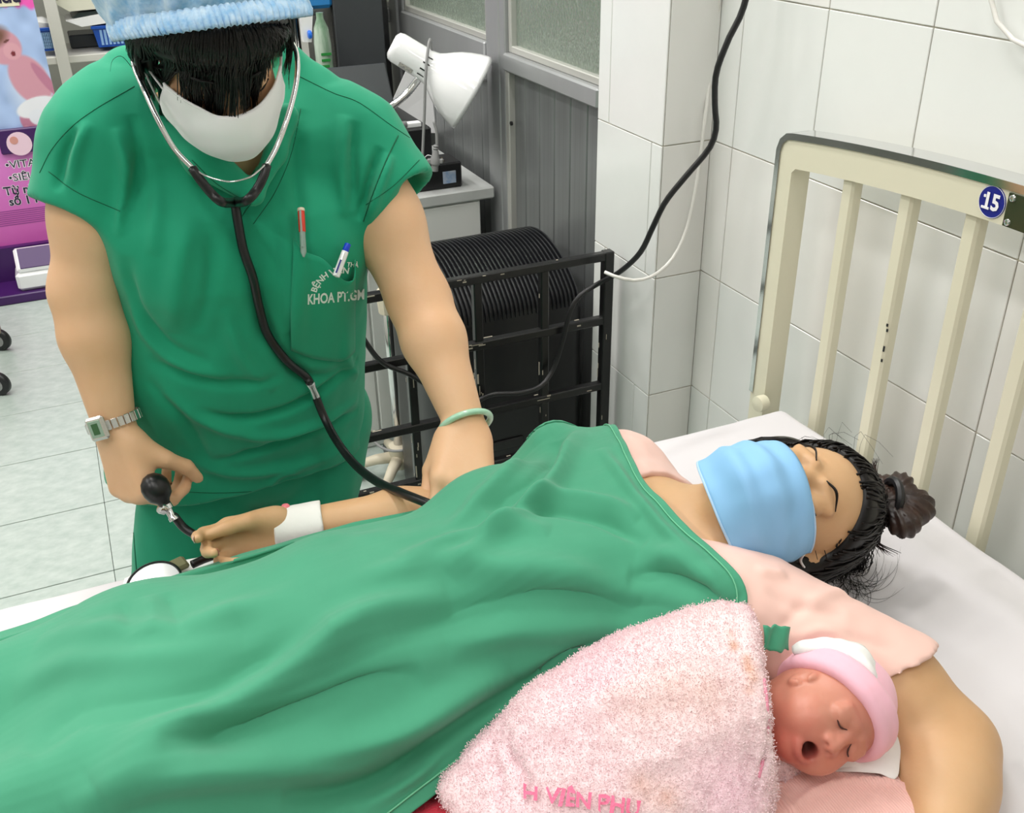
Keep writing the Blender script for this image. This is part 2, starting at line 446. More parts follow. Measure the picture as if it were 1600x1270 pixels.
# ------------------------------------------------------------------ aluminium partition: fixed light (window_1) and door leaf (door_1)
def boards(parent, y0, y1, z0, z1, w=0.075):
    n = max(1, round((y1-y0)/w)); w = (y1-y0)/n
    bm = MB().box((-0.008, -w/2+0.0015, z0), (0.008, w/2-0.0015, z1), 0.002).mesh('panel_board', M['alu_panel'])
    for i in range(n): inst('panel_board', bm, parent, (QX+0.012, y0+w*(i+0.5), 0))
def glazed(name, y0, y1, rail0, rail1, fw_, proud):
    root = MB().box((QX+0.03, y0, 0), (QX+0.034, y1, rail0)).build(name, M['dark_gap'], kind='structure')
    for a, b in ((y0, y0+fw_), (y1-fw_, y1)):
        MB().box((QX-proud, a, 0), (QX+0.035, b, 2.1), 0.003).build('frame_post', M['alu'], root)
    r = MB().box((QX-proud-0.006, y0+fw_, rail0), (QX+0.035, y1-fw_, rail1), 0.004)
    r.build('frame_rail', M['alu'], root)
    MB().box((QX-0.002, y0+fw_, rail1), (QX+0.02, y0+fw_+0.016, 2.05), 0.002).box((QX-0.002, y1-fw_-0.016, rail1), (QX+0.02, y1-fw_, 2.05), 0.002).box((QX-0.002, y0+fw_+0.016, rail1), (QX+0.02, y1-fw_-0.016, rail1+0.016), 0.002).build('glazing_bead', M['alu_pale'], root)
    MB().box((QX+0.012, y0+fw_, rail1), (QX+0.018, y1-fw_, 2.06)).build('pane', M['pglass'], root)
    MB().box((QX-proud, y0+fw_, 2.05), (QX+0.035, y1-fw_, 2.1), 0.003).build('frame_head', M['alu'], root)
    boards(root, y0+fw_, y1-fw_, 0.03, rail0); return root
w1 = glazed('window_1', PY1, 2.275, 0.977, 1.017, 0.03, 0.012)
bead = MB().box((QX-0.012, 2.225, 0.03), (QX+0.01, 2.245, 0.976), 0.002).build('post_bead', M['alu_pale'], w1)
s = MB(); s.lathe([(0.0001, -0.006), (0.005, -0.005), (0.005, 0)], (QX-0.012, 2.218, 0.858), (-1, 0, 0), 10).build('screw', M['screw'], w1)
MB().box((QX-0.014, 2.275, 0), (QX+0.04, 2.325, 2.25), 0.003).build('trim_1', M['alu'], kind='structure')
d1 = glazed('door_1', 2.33, 3.06, 0.93, 1.024, 0.04, 0.008)
MB().box((QX-0.014, 3.062, 0), (QX+0.04, 3.11, 2.25), 0.003).build('trim_2', M['alu'], kind='structure')
w2 = glazed('window_2', 3.11, 3.9, 0.977, 1.017, 0.03, 0.012)
MB().box((QX-0.01, PY1, 2.1), (QX+0.06, YF, ZC)).build('wall_over_partition', M['paint'], kind='structure')
MB().box((QX-0.01, 3.9, 0), (QX+0.06, YF, 2.1)).build('wall_far_right', M['paint'], kind='structure')
# ------------------------------------------------------------------ things behind the nurse
M['black'] = mat('black_plastic', (24, 24, 26), 0.38)
M['black_gloss'] = mat('black_gloss', (14, 14, 16), 0.22)
M['rib'] = mat('black_ribbed_plastic', (26, 27, 30), 0.33)
M['blackpaint'] = mat('chipped_black_paint', (20, 20, 21), 0.3)
M['chip'] = mat('bare_chipped_metal', (186, 176, 160), 0.6)
M['chrome'] = mat('chrome', (225, 225, 225), 0.12, metal=1.0)
M['beige'] = mat('beige_plastic', (214, 204, 182), 0.45)
M['grey_cord'] = mat('grey_cord', (140, 140, 140), 0.5)
M['white_gloss'] = mat('white_enamel', (240, 240, 241), 0.12, coat=0.5)
M['cab'] = mat('pale_grey_cabinet', (226, 227, 223), 0.45)
M['cabtop'] = mat('pale_grey_laminate', (196, 198, 196), 0.35, var=0.05)
M['white_paper'] = mat('white_paper', (240, 240, 240), 0.8)
M['blue'] = mat('blue_plastic', (18, 78, 176), 0.35)
M['pink'] = mat('pink_cap', (240, 130, 140), 0.4)
M['steel'] = mat('white_shelf_steel', (216, 214, 206), 0.45)
M['dark'] = mat('dark_grey_panel', (62, 65, 68), 0.4, var=0.05)

# black machine with a ribbed domed top
mc = thing('floor_cooler', 'black plastic floor machine with ribbed domed top standing behind the black metal rack', 'appliance', (0.73, 1.93, 0))
bx = MB(); nseg = 14
ring = []
x0, x1, y0, y1, rr = 0.582, 0.93, 1.752, 2.14, 0.11
for (cx, cy, a0) in ((x1-0.03, y1-0.03, 0), (x0+rr, y1-rr, 1), (x0+rr, y0+rr, 2), (x1-0.03, y0+0.03, 3)):
    q = rr if cx < 0.75 else 0.03
    for k in range(7):
        a = (a0+k/6)*math.pi/2; ring.append((cx+q*math.cos(a), cy+q*math.sin(a)))
n = len(ring); V = []; 
for z, s_ in ((0.02, 0.97), (0.05, 1.0), (0.56, 1.0), (0.585, 0.985)):
    V += [(0.756+(x-0.756)*s_, 1.946+(y-1.946)*s_, z) for x, y in ring]
F = [(i*n+k, i*n+(k+1) % n, (i+1)*n+(k+1) % n, (i+1)*n+k) for i in range(3) for k in range(n)]+[tuple(range(n))[::-1], tuple(3*n+k for k in range(n))]
auto(obj('body', V, F, M['black'], mc), 40)
prof = [(y0+0.004, 0.575), (y0+0.006, 0.6), (y0+0.03, 0.624), (y0+0.07, 0.65), (y0+0.13, 0.672), (y0+0.19, 0.679), (y0+0.25, 0.67), (y0+0.31, 0.645), (y0+0.36, 0.61), (y0+0.375, 0.575)]
prof = spline(np.array([(p[0], p[1], 0) for p in prof]), 26)[:, :2]
core = MB(); V = []; xs = (x0+0.045, x1-0.012)
for x in xs: V += [(x, y, z-0.006) for y, z in prof]
k = len(prof)
core.add(V, [(i, i+1, k+i+1, k+i) for i in range(k-1)]+[tuple(range(k))[::-1], tuple(k+i for i in range(k))])
auto(core.build('dome', M['black'], mc), 40)
for i in range(30):
    xx = x0+0.05+i*(x1-0.018-x0-0.05)/29
    P = np.stack([np.full(k, xx), prof[:, 0], prof[:, 1]], 1)
    auto(MB().tube(P, 0.0052, 6, flat=0.6, N=(1, 0, 0)).build('rib', M['rib'], mc), 60)
dl = MB().lathe([(0.0001, 0.006), (0.03, 0.006), (0.034, 0.004), (0.036, 0)], (x0+0.012, y0+0.055, 0.55), (-0.75, -0.66, 0.15), 24)
auto(dl.build('control_dial', M['dark'], mc))
MB().box((0.70, y0-0.006, 0.26), (0.78, y0+0.002, 0.285), 0.003).build('front_badge', M['black_gloss'], mc)
for xx in (0.66, 0.87):
    for yy in (1.82, 2.06): MB().lathe([(0.025, 0), (0.025, 0.022)], (xx, yy, 0), (0, 0, 1), 14).build('foot', M['black'], mc)

# black metal rack with chipped paint
rk = thing('metal_rack', 'black painted metal grid rack with chipped paint beside the nurse', 'rack', (0.65, 1.63, 0))
ry = 1.63
def bar(nm, a, b, w=0.0085):
    a = np.array(a); b = np.array(b); d = unit(b-a); L = np.linalg.norm(b-a)
    u = np.array([0, 1.0, 0]); v = np.cross(d, u); A = np.array([d, u, v])
    o = MB().box((0, -w, -w), (L, w, w), 0.002, A, a).build(nm, M['blackpaint'], rk)
    ch = MB()
    for j in range(random.randint(8, 15)):
        t = random.uniform(0.03, 0.94)*L; l = random.uniform(0.003, 0.012) if j % 3 else random.uniform(0.012, 0.03)
        sgn = random.choice((-1, 1)); off = random.uniform(-0.4, 0.7)*w
        if random.random() < 0.5: ch.box((t, -w-0.0006, off), (t+l, -w+0.001, off+random.uniform(0.0008, 0.003)), 0, A, a)
        else: ch.box((t, off, w-0.001), (t+l, off+0.0025, w+0.0006), 0, A, a)
    c = ch.build('paint_chip', M['chip'], o); c['kind'] = 'stuff'; return o
for z, xa in ((0.728, 0.29), (0.591, 0.29), (0.441, 0.29), (0.314, 0.29)): bar('rail', (xa, ry, z), (0.915, ry, z))
for x, zt in ((0.30, 0.728), (0.493, 0.722), (0.633, 0.722), (0.773, 0.722)): bar('upright', (x, ry+0.002, 0.305), (x, ry+0.002, zt))
bar('post', (0.912, ry, 0.0), (0.912, ry, 0.738), 0.0105); bar('post', (0.285, ry, 0.0), (0.285, ry, 0.738), 0.0105)

# power cord over the rack
def cord(name, pts, r, m, n=60, seg=8, parent=None, **kw):
    P = spline(np.array([at(*p[:2], **p[2]) for p in pts]), n)
    return MB().tube(P, r, seg).build(name, m, parent, True, **kw)
Y = lambda v: dict(y=v)
X_ = lambda v: dict(x=v)
cord('power_cord', [(1240, -900, Y(1.30)), (1225, -500, Y(1.32)), (1195, -160, Y(1.35)), (1165, 0, Y(1.36)), (1138, 62, Y(1.37)), (1119, 115, Y(1.38)), (1117, 165, Y(1.39)), (1119, 200, Y(1.40)), (1108, 232, Y(1.41)), (1072, 275, Y(1.43)), (1040, 315, Y(1.45)), (1020, 355, Y(1.47)),
     (1000, 395, Y(1.50)), (968, 425, Y(1.55)), (935, 443, Y(1.605)), (905, 463, Y(1.61)), (890, 490, Y(1.61)), (880, 530, Y(1.61)), (865, 575, Y(1.61)), (845, 603, Y(1.60)), (810, 614, Y(1.60)), (770, 616, Y(1.61)), (745, 628, Y(1.615)), (700, 660, Y(1.61))], 0.0052, M['black'], 110,
     label='black power cord looping down the tiled wall and over the rack', cat='cord')
cord('power_cord', [(540, 470, Y(1.60)), (553, 500, Y(1.60)), (575, 540, Y(1.605)), (600, 568, Y(1.615)), (640, 585, Y(1.61)), (670, 605, Y(1.60)), (692, 630, Y(1.60)), (720, 660, Y(1.61))], 0.005, M['black'], 40,
     label='black cord hooked over the rack rails between the two arms of the nurse', cat='cord')
cord('white_cable', [(1235, -900, X_(1.041)), (1150, -200, X_(1.041)), (1124, 0, X_(1.041)), (1113, 90, X_(1.041)), (1101, 190, Y(1.495)), (1096, 230, Y(1.495)), (1086, 300, Y(1.49)), (1072, 360, Y(1.485)), (1052, 402, Y(1.48)), (1025, 428, Y(1.475)), (995, 438, Y(1.47)), (965, 433, Y(1.48)), (945, 425, Y(1.50))], 0.0032, mat('white_cable', (232, 230, 224), 0.45), 70,
     label='thin white cable hanging in the corner of the tiled pillar', cat='cable')
cord('white_cable', [(1600, -700, X_(1.036)), (1556, -120, X_(1.036)), (1547, 0, X_(1.036)), (1552, 22, X_(1.036)), (1565, 45, X_(1.036)), (1583, 62, X_(1.036)), (1606, 74, X_(1.036)), (1700, 98, X_(1.036)), (1950, 40, X_(1.036)), (2200, -300, X_(1.036))], 0.003, bpy.data.materials['white_cable'], 30,
     label='white cable curving across the wall tiles high above the bed headboard', cat='cable')

# chrome stand with beige fittings
iv = thing('pole_stand', 'chrome pole stand with beige clamps on a beige star base behind the rack', 'stand', at(627, 746, z=0.0))
b0 = at(627, 746, z=0.0)
top = np.array([b0[0], b0[1], 0.74])
MB().tube([b0+[0, 0, 0.06], b0+[0, 0, 0.62]], 0.0125, 16).build('pole', M['chrome'], iv, True)
MB().tube([b0+[0, 0, 0.6], top], 0.009, 16).build('inner_pole', M['chrome'], iv, True)
for z in (at(600, 470, y=b0[1])[2], at(586, 385, y=b0[1])[2]):
    q = MB().lathe([(0.012, -0.035), (0.021, -0.03), (0.023, 0.0), (0.021, 0.028), (0.013, 0.033)], b0+[0, 0, z], (0, 0, 1), 10)
    auto(q.build('clamp', M['beige'], iv))
auto(MB().lathe([(0.02, 0.035), (0.026, 0.045), (0.026, 0.1), (0.016, 0.105)], b0, (0, 0, 1), 16).build('base_hub', M['beige'], iv))
for i in range(5):
    a = 0.3+i*2*math.pi/5; d = np.array([math.cos(a), math.sin(a), 0])
    e = b0+d*0.115+[0, 0, 0.045]
    MB().tube([b0+d*0.015+[0, 0, 0.065], b0+d*0.06+[0, 0, 0.06], e], [0.016, 0.014, 0.011], 10).build('base_leg', M['beige'], iv, True)
    auto(MB().lathe([(0.019, -0.009), (0.022, -0.006), (0.022, 0.006), (0.019, 0.009)], e-[0, 0, 0.0225], np.cross(d, [0, 0, 1]), 16).build('caster', M['dark'], iv))

# pale cabinet under the lamp
cb = thing('cabinet', 'pale grey low cabinet with laminate top against the aluminium partition', 'cabinet', (0.75, 2.5, 0))
MB().box((0.40, 2.31, 0.0), (0.915, 2.78, 0.655), 0.004).build('carcass', M['cab'], cb)
MB().box((0.385, 2.295, 0.655), (0.95, 2.8, 0.686), 0.004).build('worktop', M['cabtop'], cb)
dr = MB().box((0.60, 2.302, 0.02), (0.912, 2.311, 0.65), 0.003).build('door', M['cab'], cb)
auto(MB().lathe([(0.006, 0), (0.006, 0.004), (0.003, 0.006)], (0.885, 2.303, 0.53), (0, -1, 0), 12).build('door_lock', M['screw'], dr))
MB().box((0.41, 2.302, 0.02), (0.596, 2.311, 0.65), 0.003).build('door', M['cab'], cb)

# black box with terminals and the open case on the cabinet
bb = thing('battery_box', 'small black box with brass terminals and pale sticker on the cabinet', 'box', (0.85, 2.36, 0.686))
p0 = at(722, 270, y=2.33)
bxr = p0[0]; bz = 0.686
MB().box((bxr-0.17, 2.33, bz), (bxr, 2.42, bz+0.065), 0.004).build('case', M['black'], bb)
MB().box((bxr-0.052, 2.327, bz+0.014), (bxr-0.018, 2.3305, bz+0.044), 0.0).build('sticker', mat('pale_sticker', (190, 196, 204), 0.5, rgb2=(120, 150, 190), vscale=40), bb)
for dx in (-0.1, -0.045):
    auto(MB().lathe([(0.005, 0), (0.005, 0.005), (0.002, 0.006), (0.002, 0.011)], (bxr+dx, 2.35, bz+0.064), (0, 0, 1), 10).build('terminal', mat('brass', (205, 190, 150), 0.3, metal=0.9), bb))
MB().tube(spline([(bxr-0.045, 2.35, bz+0.07), (bxr-0.06, 2.36, bz+0.074), (bxr-0.075, 2.37, bz+0.08), (bxr-0.085, 2.38, bz+0.066)], 10), 0.0012, 6).build('lead', M['white_paper'], bb, True)
oc = thing('open_case', 'open black instrument case with pale inner edge on the cabinet behind the lamp', 'case', (0.72, 2.675, 0.686))
MB().box((0.50, 2.515, 0.686), (0.865, 2.795, 0.80), 0.006).build('case_body', M['black'], oc)
MB().box((0.52, 2.521, 0.80), (0.84, 2.545, 0.813), 0.002).build('pale_edge', M['white_paper'], oc)
MB().tube(spline([(0.60, 2.575, 0.86), (0.66, 2.555, 0.835), (0.74, 2.530, 0.812), (0.80, 2.525, 0.81)], 16), 0.009, 10).build('strap', M['grey_cord'], oc, True)
A = np.array([[1, 0, 0], [0, 0.5, 0.86], [0, -0.86, 0.5]])
MB().box((0, 0, 0), (0.3, 0.16, 0.012), 0.004, A, (0.50, 2.605, 0.80)).build('case_lid', M['dark'], oc)
pp = thing('paper_packet', 'white paper packet propped behind the lamp shade', 'packet', (0.8, 2.82, 0.8))
q0, q1, q2, q3 = at(592, 205, y=2.81), at(683, 208, y=2.81), at(690, 130, y=2.83), at(640, 98, y=2.83)
V = [q0, q1, q2, q3]; V = V+[v+np.array([0.004, 0.012, 0]) for v in V]
obj('packet_sheet', V, [(0, 1, 2, 3), (7, 6, 5, 4), (0, 4, 5, 1), (1, 5, 6, 2), (2, 6, 7, 3), (3, 7, 4, 0)], M['white_paper'], pp)

# gooseneck lamp
lp = thing('desk_lamp', 'white enamel gooseneck lamp with bell shade and chrome neck', 'lamp', (0.70, 2.38, 0.686))
a = at(612, 69, y=2.36); b = CAM+unit(ray(738, 146))*np.linalg.norm(a-CAM)*1.004; ax = unit(b-a); L = np.linalg.norm(b-a); sc = L/0.222
pr = [(p*L/146, h*L/146) for p, h in ((0.1, 0), (17, 0.5), (22, 4), (24, 11), (24.5, 40), (25, 62), (27, 72), (32, 80), (39.5, 90), (46.5, 101), (53, 114), (58.5, 128), (62, 139), (63.5, 146))]
inn = [(r-0.0025, h-0.001) for r, h in pr[:0:-1]]
sh = MB().lathe(pr+inn, a, ax, 48, cap=False).build('shade', M['white_gloss'], lp, True)
u, v, _ = frame(ax)
tocam = unit(CAM-a); w_ = unit(np.cross(ax, tocam)); f_ = np.cross(w_, ax)
for k in range(4):
    an = (-0.75+0.42*k); d = f_*math.cos(an)+w_*math.sin(an)*-1
    c0 = a+ax*L*0.42+d*(0.0377*sc+0.0002); t_ = np.cross(ax, d)
    MB().box((-0.011, -0.0014, -0.001), (0.011, 0.0014, 0.0012), 0, np.array([ax, t_, d]), c0).build('vent_slot', M['black_gloss'], sh)
def onshade(Aa):
    an = -0.95-Aa[:, 1]/(0.037*sc); d = f_[None]*np.cos(an)[:, None]-w_[None]*np.sin(an)[:, None]
    return a+ax*(L*0.24+Aa[:, :1])+d*(0.0376*sc+0.0005)
g = [(i/6, j/3) for j in range(4) for i in range(7)]
GV = onshade(np.array([(-0.018+0.036*i, -0.008+0.016*j, 0) for i, j in g])); GF = [(j*7+i, j*7+i+1, j*7+i+8, j*7+i+7) for j in range(3) for i in range(6)]
obj('rating_sticker', GV, GF, mat('rating_sticker', (215, 208, 196), 0.6, rgb2=(120, 122, 130), vscale=160), sh)
bulb = MB().lathe([(0.0001, 0.0), (0.014, 0.002), (0.014, 0.05), (0.026, 0.085), (0.03, 0.105), (0.024, 0.125), (0.0001, 0.134)], a+ax*0.06, ax, 20).build('bulb', M['white_paper'], lp, True)
nk0 = at(655, 122, y=2.38); nk = spline([nk0, at(636, 146, y=2.38), at(607, 172, y=2.385), at(585, 205, y=2.40), at(568, 260, y=2.41), [at(560, 300, y=2.42)[0], 2.42, 0.70]], 90)
rn = 0.0085+0.0009*(np.arange(90) % 2)
MB().tube(nk, rn, 12).build('gooseneck', M['chrome'], lp, True)
auto(MB().lathe([(0.085, 0.0), (0.087, 0.006), (0.08, 0.016), (0.02, 0.024), (0.012, 0.034)], (nk[-1][0], 2.42, 0.686), (0, 0, 1), 36).build('base', M['white_gloss'], lp))
cdp = spline([at(683, 275, y=2.29), at(680, 245, y=2.285), at(683, 180, y=2.285), at(681, 160, y=2.30)], 20)
pc = MB().tube(spline([at(660, 250, y=2.285), at(663, 180, y=2.285), at(665, 120, y=2.285), at(668, 84, y=2.295), at(672, 62, y=2.31), at(676, 90, y=2.33)], 40), 0.0036, 8).build('cord', M['grey_cord'], lp, True)
MB().tube(spline([at(678, 190, y=2.30), at(682, 205, y=2.295), at(683, 228, y=2.29)], 14), 0.004, 8).build('cord', M['grey_cord'], lp, True)
pl0 = at(681, 226, y=2.29); pd = unit(at(679, 272, y=2.29)-pl0)
auto(MB().lathe([(0.004, 0), (0.0075, 0.003), (0.0055, 0.006), (0.0075, 0.009), (0.0055, 0.012), (0.0075, 0.016), (0.009, 0.028), (0.0125, 0.034), (0.0125, 0.046), (0.009, 0.05), (0.0085, 0.064)], pl0, pd, 14).build('plug', M['grey_cord'], lp))
rtv = unit(_rt)
MB().box((-0.02, -0.006, 0), (0.02, 0.006, 0.011), 0.002, np.array([rtv, np.cross(pd, rtv), pd]), pl0+pd*0.034).build('plug_flange', M['grey_cord'], lp)
cord('grey_cord', [(572, 350, Y(2.27)), (576, 400, Y(2.27)), (568, 450, Y(2.27)), (560, 520, Y(2.27)), (566, 600, Y(2.2)), (560, 640, Y(2.2))], 0.004, M['grey_cord'], 30, label='grey cord hanging down the cabinet front beside the pole stand', cat='cord')
cord('grey_cord', [(560, 655, Y(2.2)), (585, 690, Y(2.15)), (610, 704, Y(2.1)), (640, 700, Y(2.08)), (660, 680, Y(2.1))], 0.0035, M['grey_cord'], 30, label='grey cable drooping across the pole stand near its base', cat='cord')

# dark slab cabinet, infusion line and bottles beside the nurse's head
ds = thing('dark_cabinet', 'tall dark grey cabinet with black edges behind the shoulder of the nurse', 'cabinet', (0.73, 3.0, 0))
xa, xb = at(521, 40, y=2.95)[0], at(600, 40, y=2.95)[0]; zb = at(600, 155, y=2.95)[2]
MB().box((xa, 2.96, 0.0), (xb+0.018, 3.3, 1.7), 0.004).build('carcass', M['black_gloss'], ds)
MB().box((xa+0.004, 2.95, zb), (xb, 2.962, 1.68), 0.003).build('front_panel', M['dark'], ds)
MB().box((xa+0.004, 2.95, 0.05), (xb, 2.962, zb-0.006), 0.003).build('lower_panel', M['black'], ds)

tr = thing('supply_trolley', 'medical supply trolley with dark back panel behind the head of the nurse', 'trolley', (0.5, 3.0, 0))
tx0, tx1 = at(440, 60, y=2.95)[0]-0.12, at(516, 60, y=2.95)[0]-0.035
for z in (0.25, 0.78): MB().box((tx0, 2.84, z), (tx1, 3.19, z+0.02), 0.003).build('shelf', M['steel'], tr)
MB().box((tx0, 3.18, 0.8), (tx1, 3.19, 1.35), 0.0).build('back_panel', mat('dark_green_panel', (30, 42, 38), 0.6), tr)
for x in (tx0+0.01, tx1-0.01):
    for yy in (2.85, 3.18): MB().tube([(x, yy, 0.06), (x, yy, 1.35 if yy > 3.0 else 0.8)], 0.01, 10).build('post', M['chrome'], tr, True)
for x in (tx0+0.01, tx1-0.01):
    for yy in (2.85, 3.18): auto(MB().lathe([(0.026, -0.01), (0.03, -0.007), (0.03, 0.007), (0.026, 0.01)], (x, yy, 0.03), (0, 1, 0), 16).build('caster', M['dark'], tr))
bt = thing('blue_tub', 'blue plastic tub on the supply trolley above the green bottle', 'tub', at(485, 0, y=3.05))
b1 = at(455, 12, y=2.98); b2 = at(517, 10, y=2.98)
MB().box((b1[0], 2.95, b1[2]-0.005), (b2[0], 3.12, b1[2]+0.13), 0.01).build('tub_body', mat('blue_tub', (40, 128, 196), 0.3), bt)
MB().box((tx0, 2.94, b1[2]-0.02), (tx1, 3.18, b1[2]-0.006), 0.002).build('shelf', M['dark'], tr)
p = at(506, 88, y=2.9)
gb = thing('green_bottle', 'clear plastic bottle of green liquid with printed sleeve on the supply trolley', 'bottle', (p[0], 2.9, 0.8))
auto(MB().lathe([(0.0001, 0), (0.022, 0.0), (0.024, 0.005), (0.024, 0.17), (0.02, 0.21), (0.01, 0.235), (0.01, 0.25), (0.0001, 0.25)], (p[0], 2.9, 0.8), (0, 0, 1), 24).build('bottle_body', mat('green_bottle', (96, 138, 104), 0.2, rgb2=(190, 204, 190), vscale=30, stretch=(1, 1, 0.15)), gb))
q = MB()
for i in range(6): q.box((p[0]-0.013, 2.8745, 0.86+0.016*i), (p[0]+0.008+0.004*(i % 3), 2.8755, 0.867+0.016*i))
q.build('printed_mark', mat('green_print', (40, 140, 60), 0.5), gb)
c0 = at(480, 10, y=2.2); 
rc = thing('roller_clamp', 'white roller clamp with blue wheel hanging on clear infusion tubing', 'clamp', at(481, 66, y=2.2))
P = [at(px, py, y=2.2) for px, py in ((469, 11), (489, 12), (487, 66), (474, 66))]
V = P+[v+np.array([0, 0.016, 0]) for v in P]
obj('clamp_body', V, [(0, 3, 2, 1), (4, 5, 6, 7), (0, 1, 5, 4), (1, 2, 6, 5), (2, 3, 7, 6), (3, 0, 4, 7)], M['white_gloss'], rc)
auto(MB().lathe([(0.0065, -0.004), (0.0085, -0.002), (0.0085, 0.002), (0.0065, 0.004)], at(484, 54, y=2.195), (1, 0, 0), 18).build('wheel', mat('blue_wheel', (24, 110, 226), 0.3), rc))
MB().tube(spline([at(474, -90, y=2.2), at(478, -30, y=2.2), at(479, 14, y=2.205)], 12), 0.0025, 8).build('tubing', mat('clear_tubing', (222, 226, 226), 0.2), rc, True)

# white steel shelving with blue baskets and folded packs
sf = thing('steel_shelving', 'white steel open shelving behind the pink standee', 'shelf', (0.3, 4.55, 0))
for x in (-0.46, 0.016, 0.5):
    MB().box((x-0.02, 4.40, 0), (x+0.025, 4.43, 1.6), 0.003).build('upright', M['steel'], sf)
    MB().box((x-0.02, 4.75, 0), (x+0.025, 4.78, 1.6), 0.003).build('upright', M['steel'], sf)
for z in (0.2, 0.735, 1.03, 1.3): MB().box((-0.47, 4.43, z), (0.52, 4.78, z+0.028), 0.003).build('shelf_board', M['steel'], sf)
def basket(px0, px1, py0, py1, y, label):
    A0, A1 = at(px0, py0, y=y), at(px1, py0, y=y); Bz = at(px0, py1, y=y)[2]; w = A1[0]-A0[0]; h = A0[2]-Bz; d = 0.17
    t = thing('basket', label, 'basket', (A0[0]+w/2, y+d/2, Bz), 'blue baskets on the steel shelving')
    m = MB(); rings = [(0.84, 0.0), (0.84, 0.004), (1.0, h), (0.97, h), (0.81, 0.006)]; V = []
    for s_, z in rings:
        for sx, sy in ((-1, -1), (1, -1), (1, 1), (-1, 1)): V.append((A0[0]+w/2+sx*w/2*s_, y+d/2+sy*d/2*s_, Bz+z))
    m.add(V, [(i*4+k, i*4+(k+1) % 4, i*4+4+(k+1) % 4, i*4+4+k) for i in range(4) for k in range(4)]+[(3, 2, 1, 0), (16, 17, 18, 19)])
    m.build('basket_body', M['blue'], t)
    MB().box((A0[0]-0.004, y-0.005, Bz+h-0.012), (A0[0]+w+0.004, y+0.004, Bz+h), 0.002).build('rim', M['blue'], t)
    hm = MB()
    for i in range(7):
        for j in range(5):
            xx = A0[0]+w*(0.2+0.6*i/6); zz = Bz+h*(0.18+0.55*j/4); yy = y+d*0.08*(1-(zz-Bz)/h)
            hm.box((xx-0.0045, yy-0.0015, zz-0.006), (xx+0.0045, yy+0.001, zz+0.006))
    hm.build('hole', mat('basket_hole', (150, 190, 235), 0.6), t, kind='stuff'); return t
basket(143, 205, 41, 76, 4.45, 'blue plastic basket with slotted holes under the white folded packs')
basket(57, 86, 44, 82, 4.445, 'blue plastic basket half hidden by the standee edge')
def pack(pts, y, th, label, m):
    P = [at(px, py, y=y) for px, py in pts]; c = np.mean(P, 0); n = len(P)
    t = thing('sterile_pack', label, 'pack', c, 'folded packs on the steel shelving')
    V = P+[p+np.array([0, th, 0]) for p in P]
    F = [tuple(range(n))[::-1], tuple(n+i for i in range(n))]+[(i, (i+1) % n, n+(i+1) % n, n+i) for i in range(n)]
    obj('wrap', V, F, m, t); return t
pack([(103, 33), (128, 42), (260, 22), (330, 12), (330, -6), (230, 8)], 4.445, 0.2, 'long white folded pack lying right above the blue basket', M['white_paper'])
pack([(83, 4), (108, 18), (240, 6), (240, -14), (110, -8)], 4.45, 0.2, 'cream folded pack on top of the stack, edge sticking out', mat('cream_wrap', (226, 224, 206), 0.7))
pack([(112, 28), (122, 20), (230, 8), (230, 22)], 4.47, 0.17, 'dark wrapped pack between the two pale packs', mat('dark_wrap', (40, 52, 52), 0.35))
bw = at(70, 40, y=4.5)
auto(MB().lathe([(0.03, 0), (0.034, 0.02), (0.02, 0.035), (0.0001, 0.04)], bw-[0.01, 0, 0.005], (0.2, 0, 1), 12).build('cloth_wad', M['white_paper'], label='white cloth wad in the basket half hidden by the standee', cat='cloth'))
md = at(140, 65, y=4.62); MB().box((0.06, 4.60, 0.764), (0.22, 4.75, 0.815), 0.004).build('document_tray', M['dark'], label='dark flat tray on the shelf between the two blue baskets', cat='tray')

# trolley at the left edge of the frame
tl = thing('side_trolley', 'steel trolley of which a caster and foot show at the frame edge', 'trolley', (-0.55, 3.05, 0))
for cx, cy in ((-0.372, 3.1), (-0.372, 3.45), (-0.85, 3.1), (-0.85, 3.45)):
    w_ = MB().lathe([(0.03, -0.012), (0.037, -0.008), (0.037, 0.008), (0.03, 0.012)], (cx, cy, 0.037), (0.5, 0.87, 0), 24).build('caster', M['black'], tl, True)
    auto(MB().lathe([(0.02, -0.0135), (0.02, 0.0135)], (cx, cy, 0.037), (0.5, 0.87, 0), 18).build('hub', M['grey_cord'], w_))
    MB().box((cx-0.02, cy-0.022, 0.06), (cx+0.012, cy+0.022, 0.105), 0.006).build('bracket', mat('rusty_steel', (150, 136, 118), 0.6, var=0.3, vscale=40), tl)
    MB().tube([(cx-0.01, cy, 0.1), (cx-0.01, cy, 0.75)], 0.011, 10).build('post', M['chrome'], tl, True)
MB().box((-0.87, 3.08, 0.74), (-0.37, 3.47, 0.76), 0.004).build('tray', M['steel'], tl)

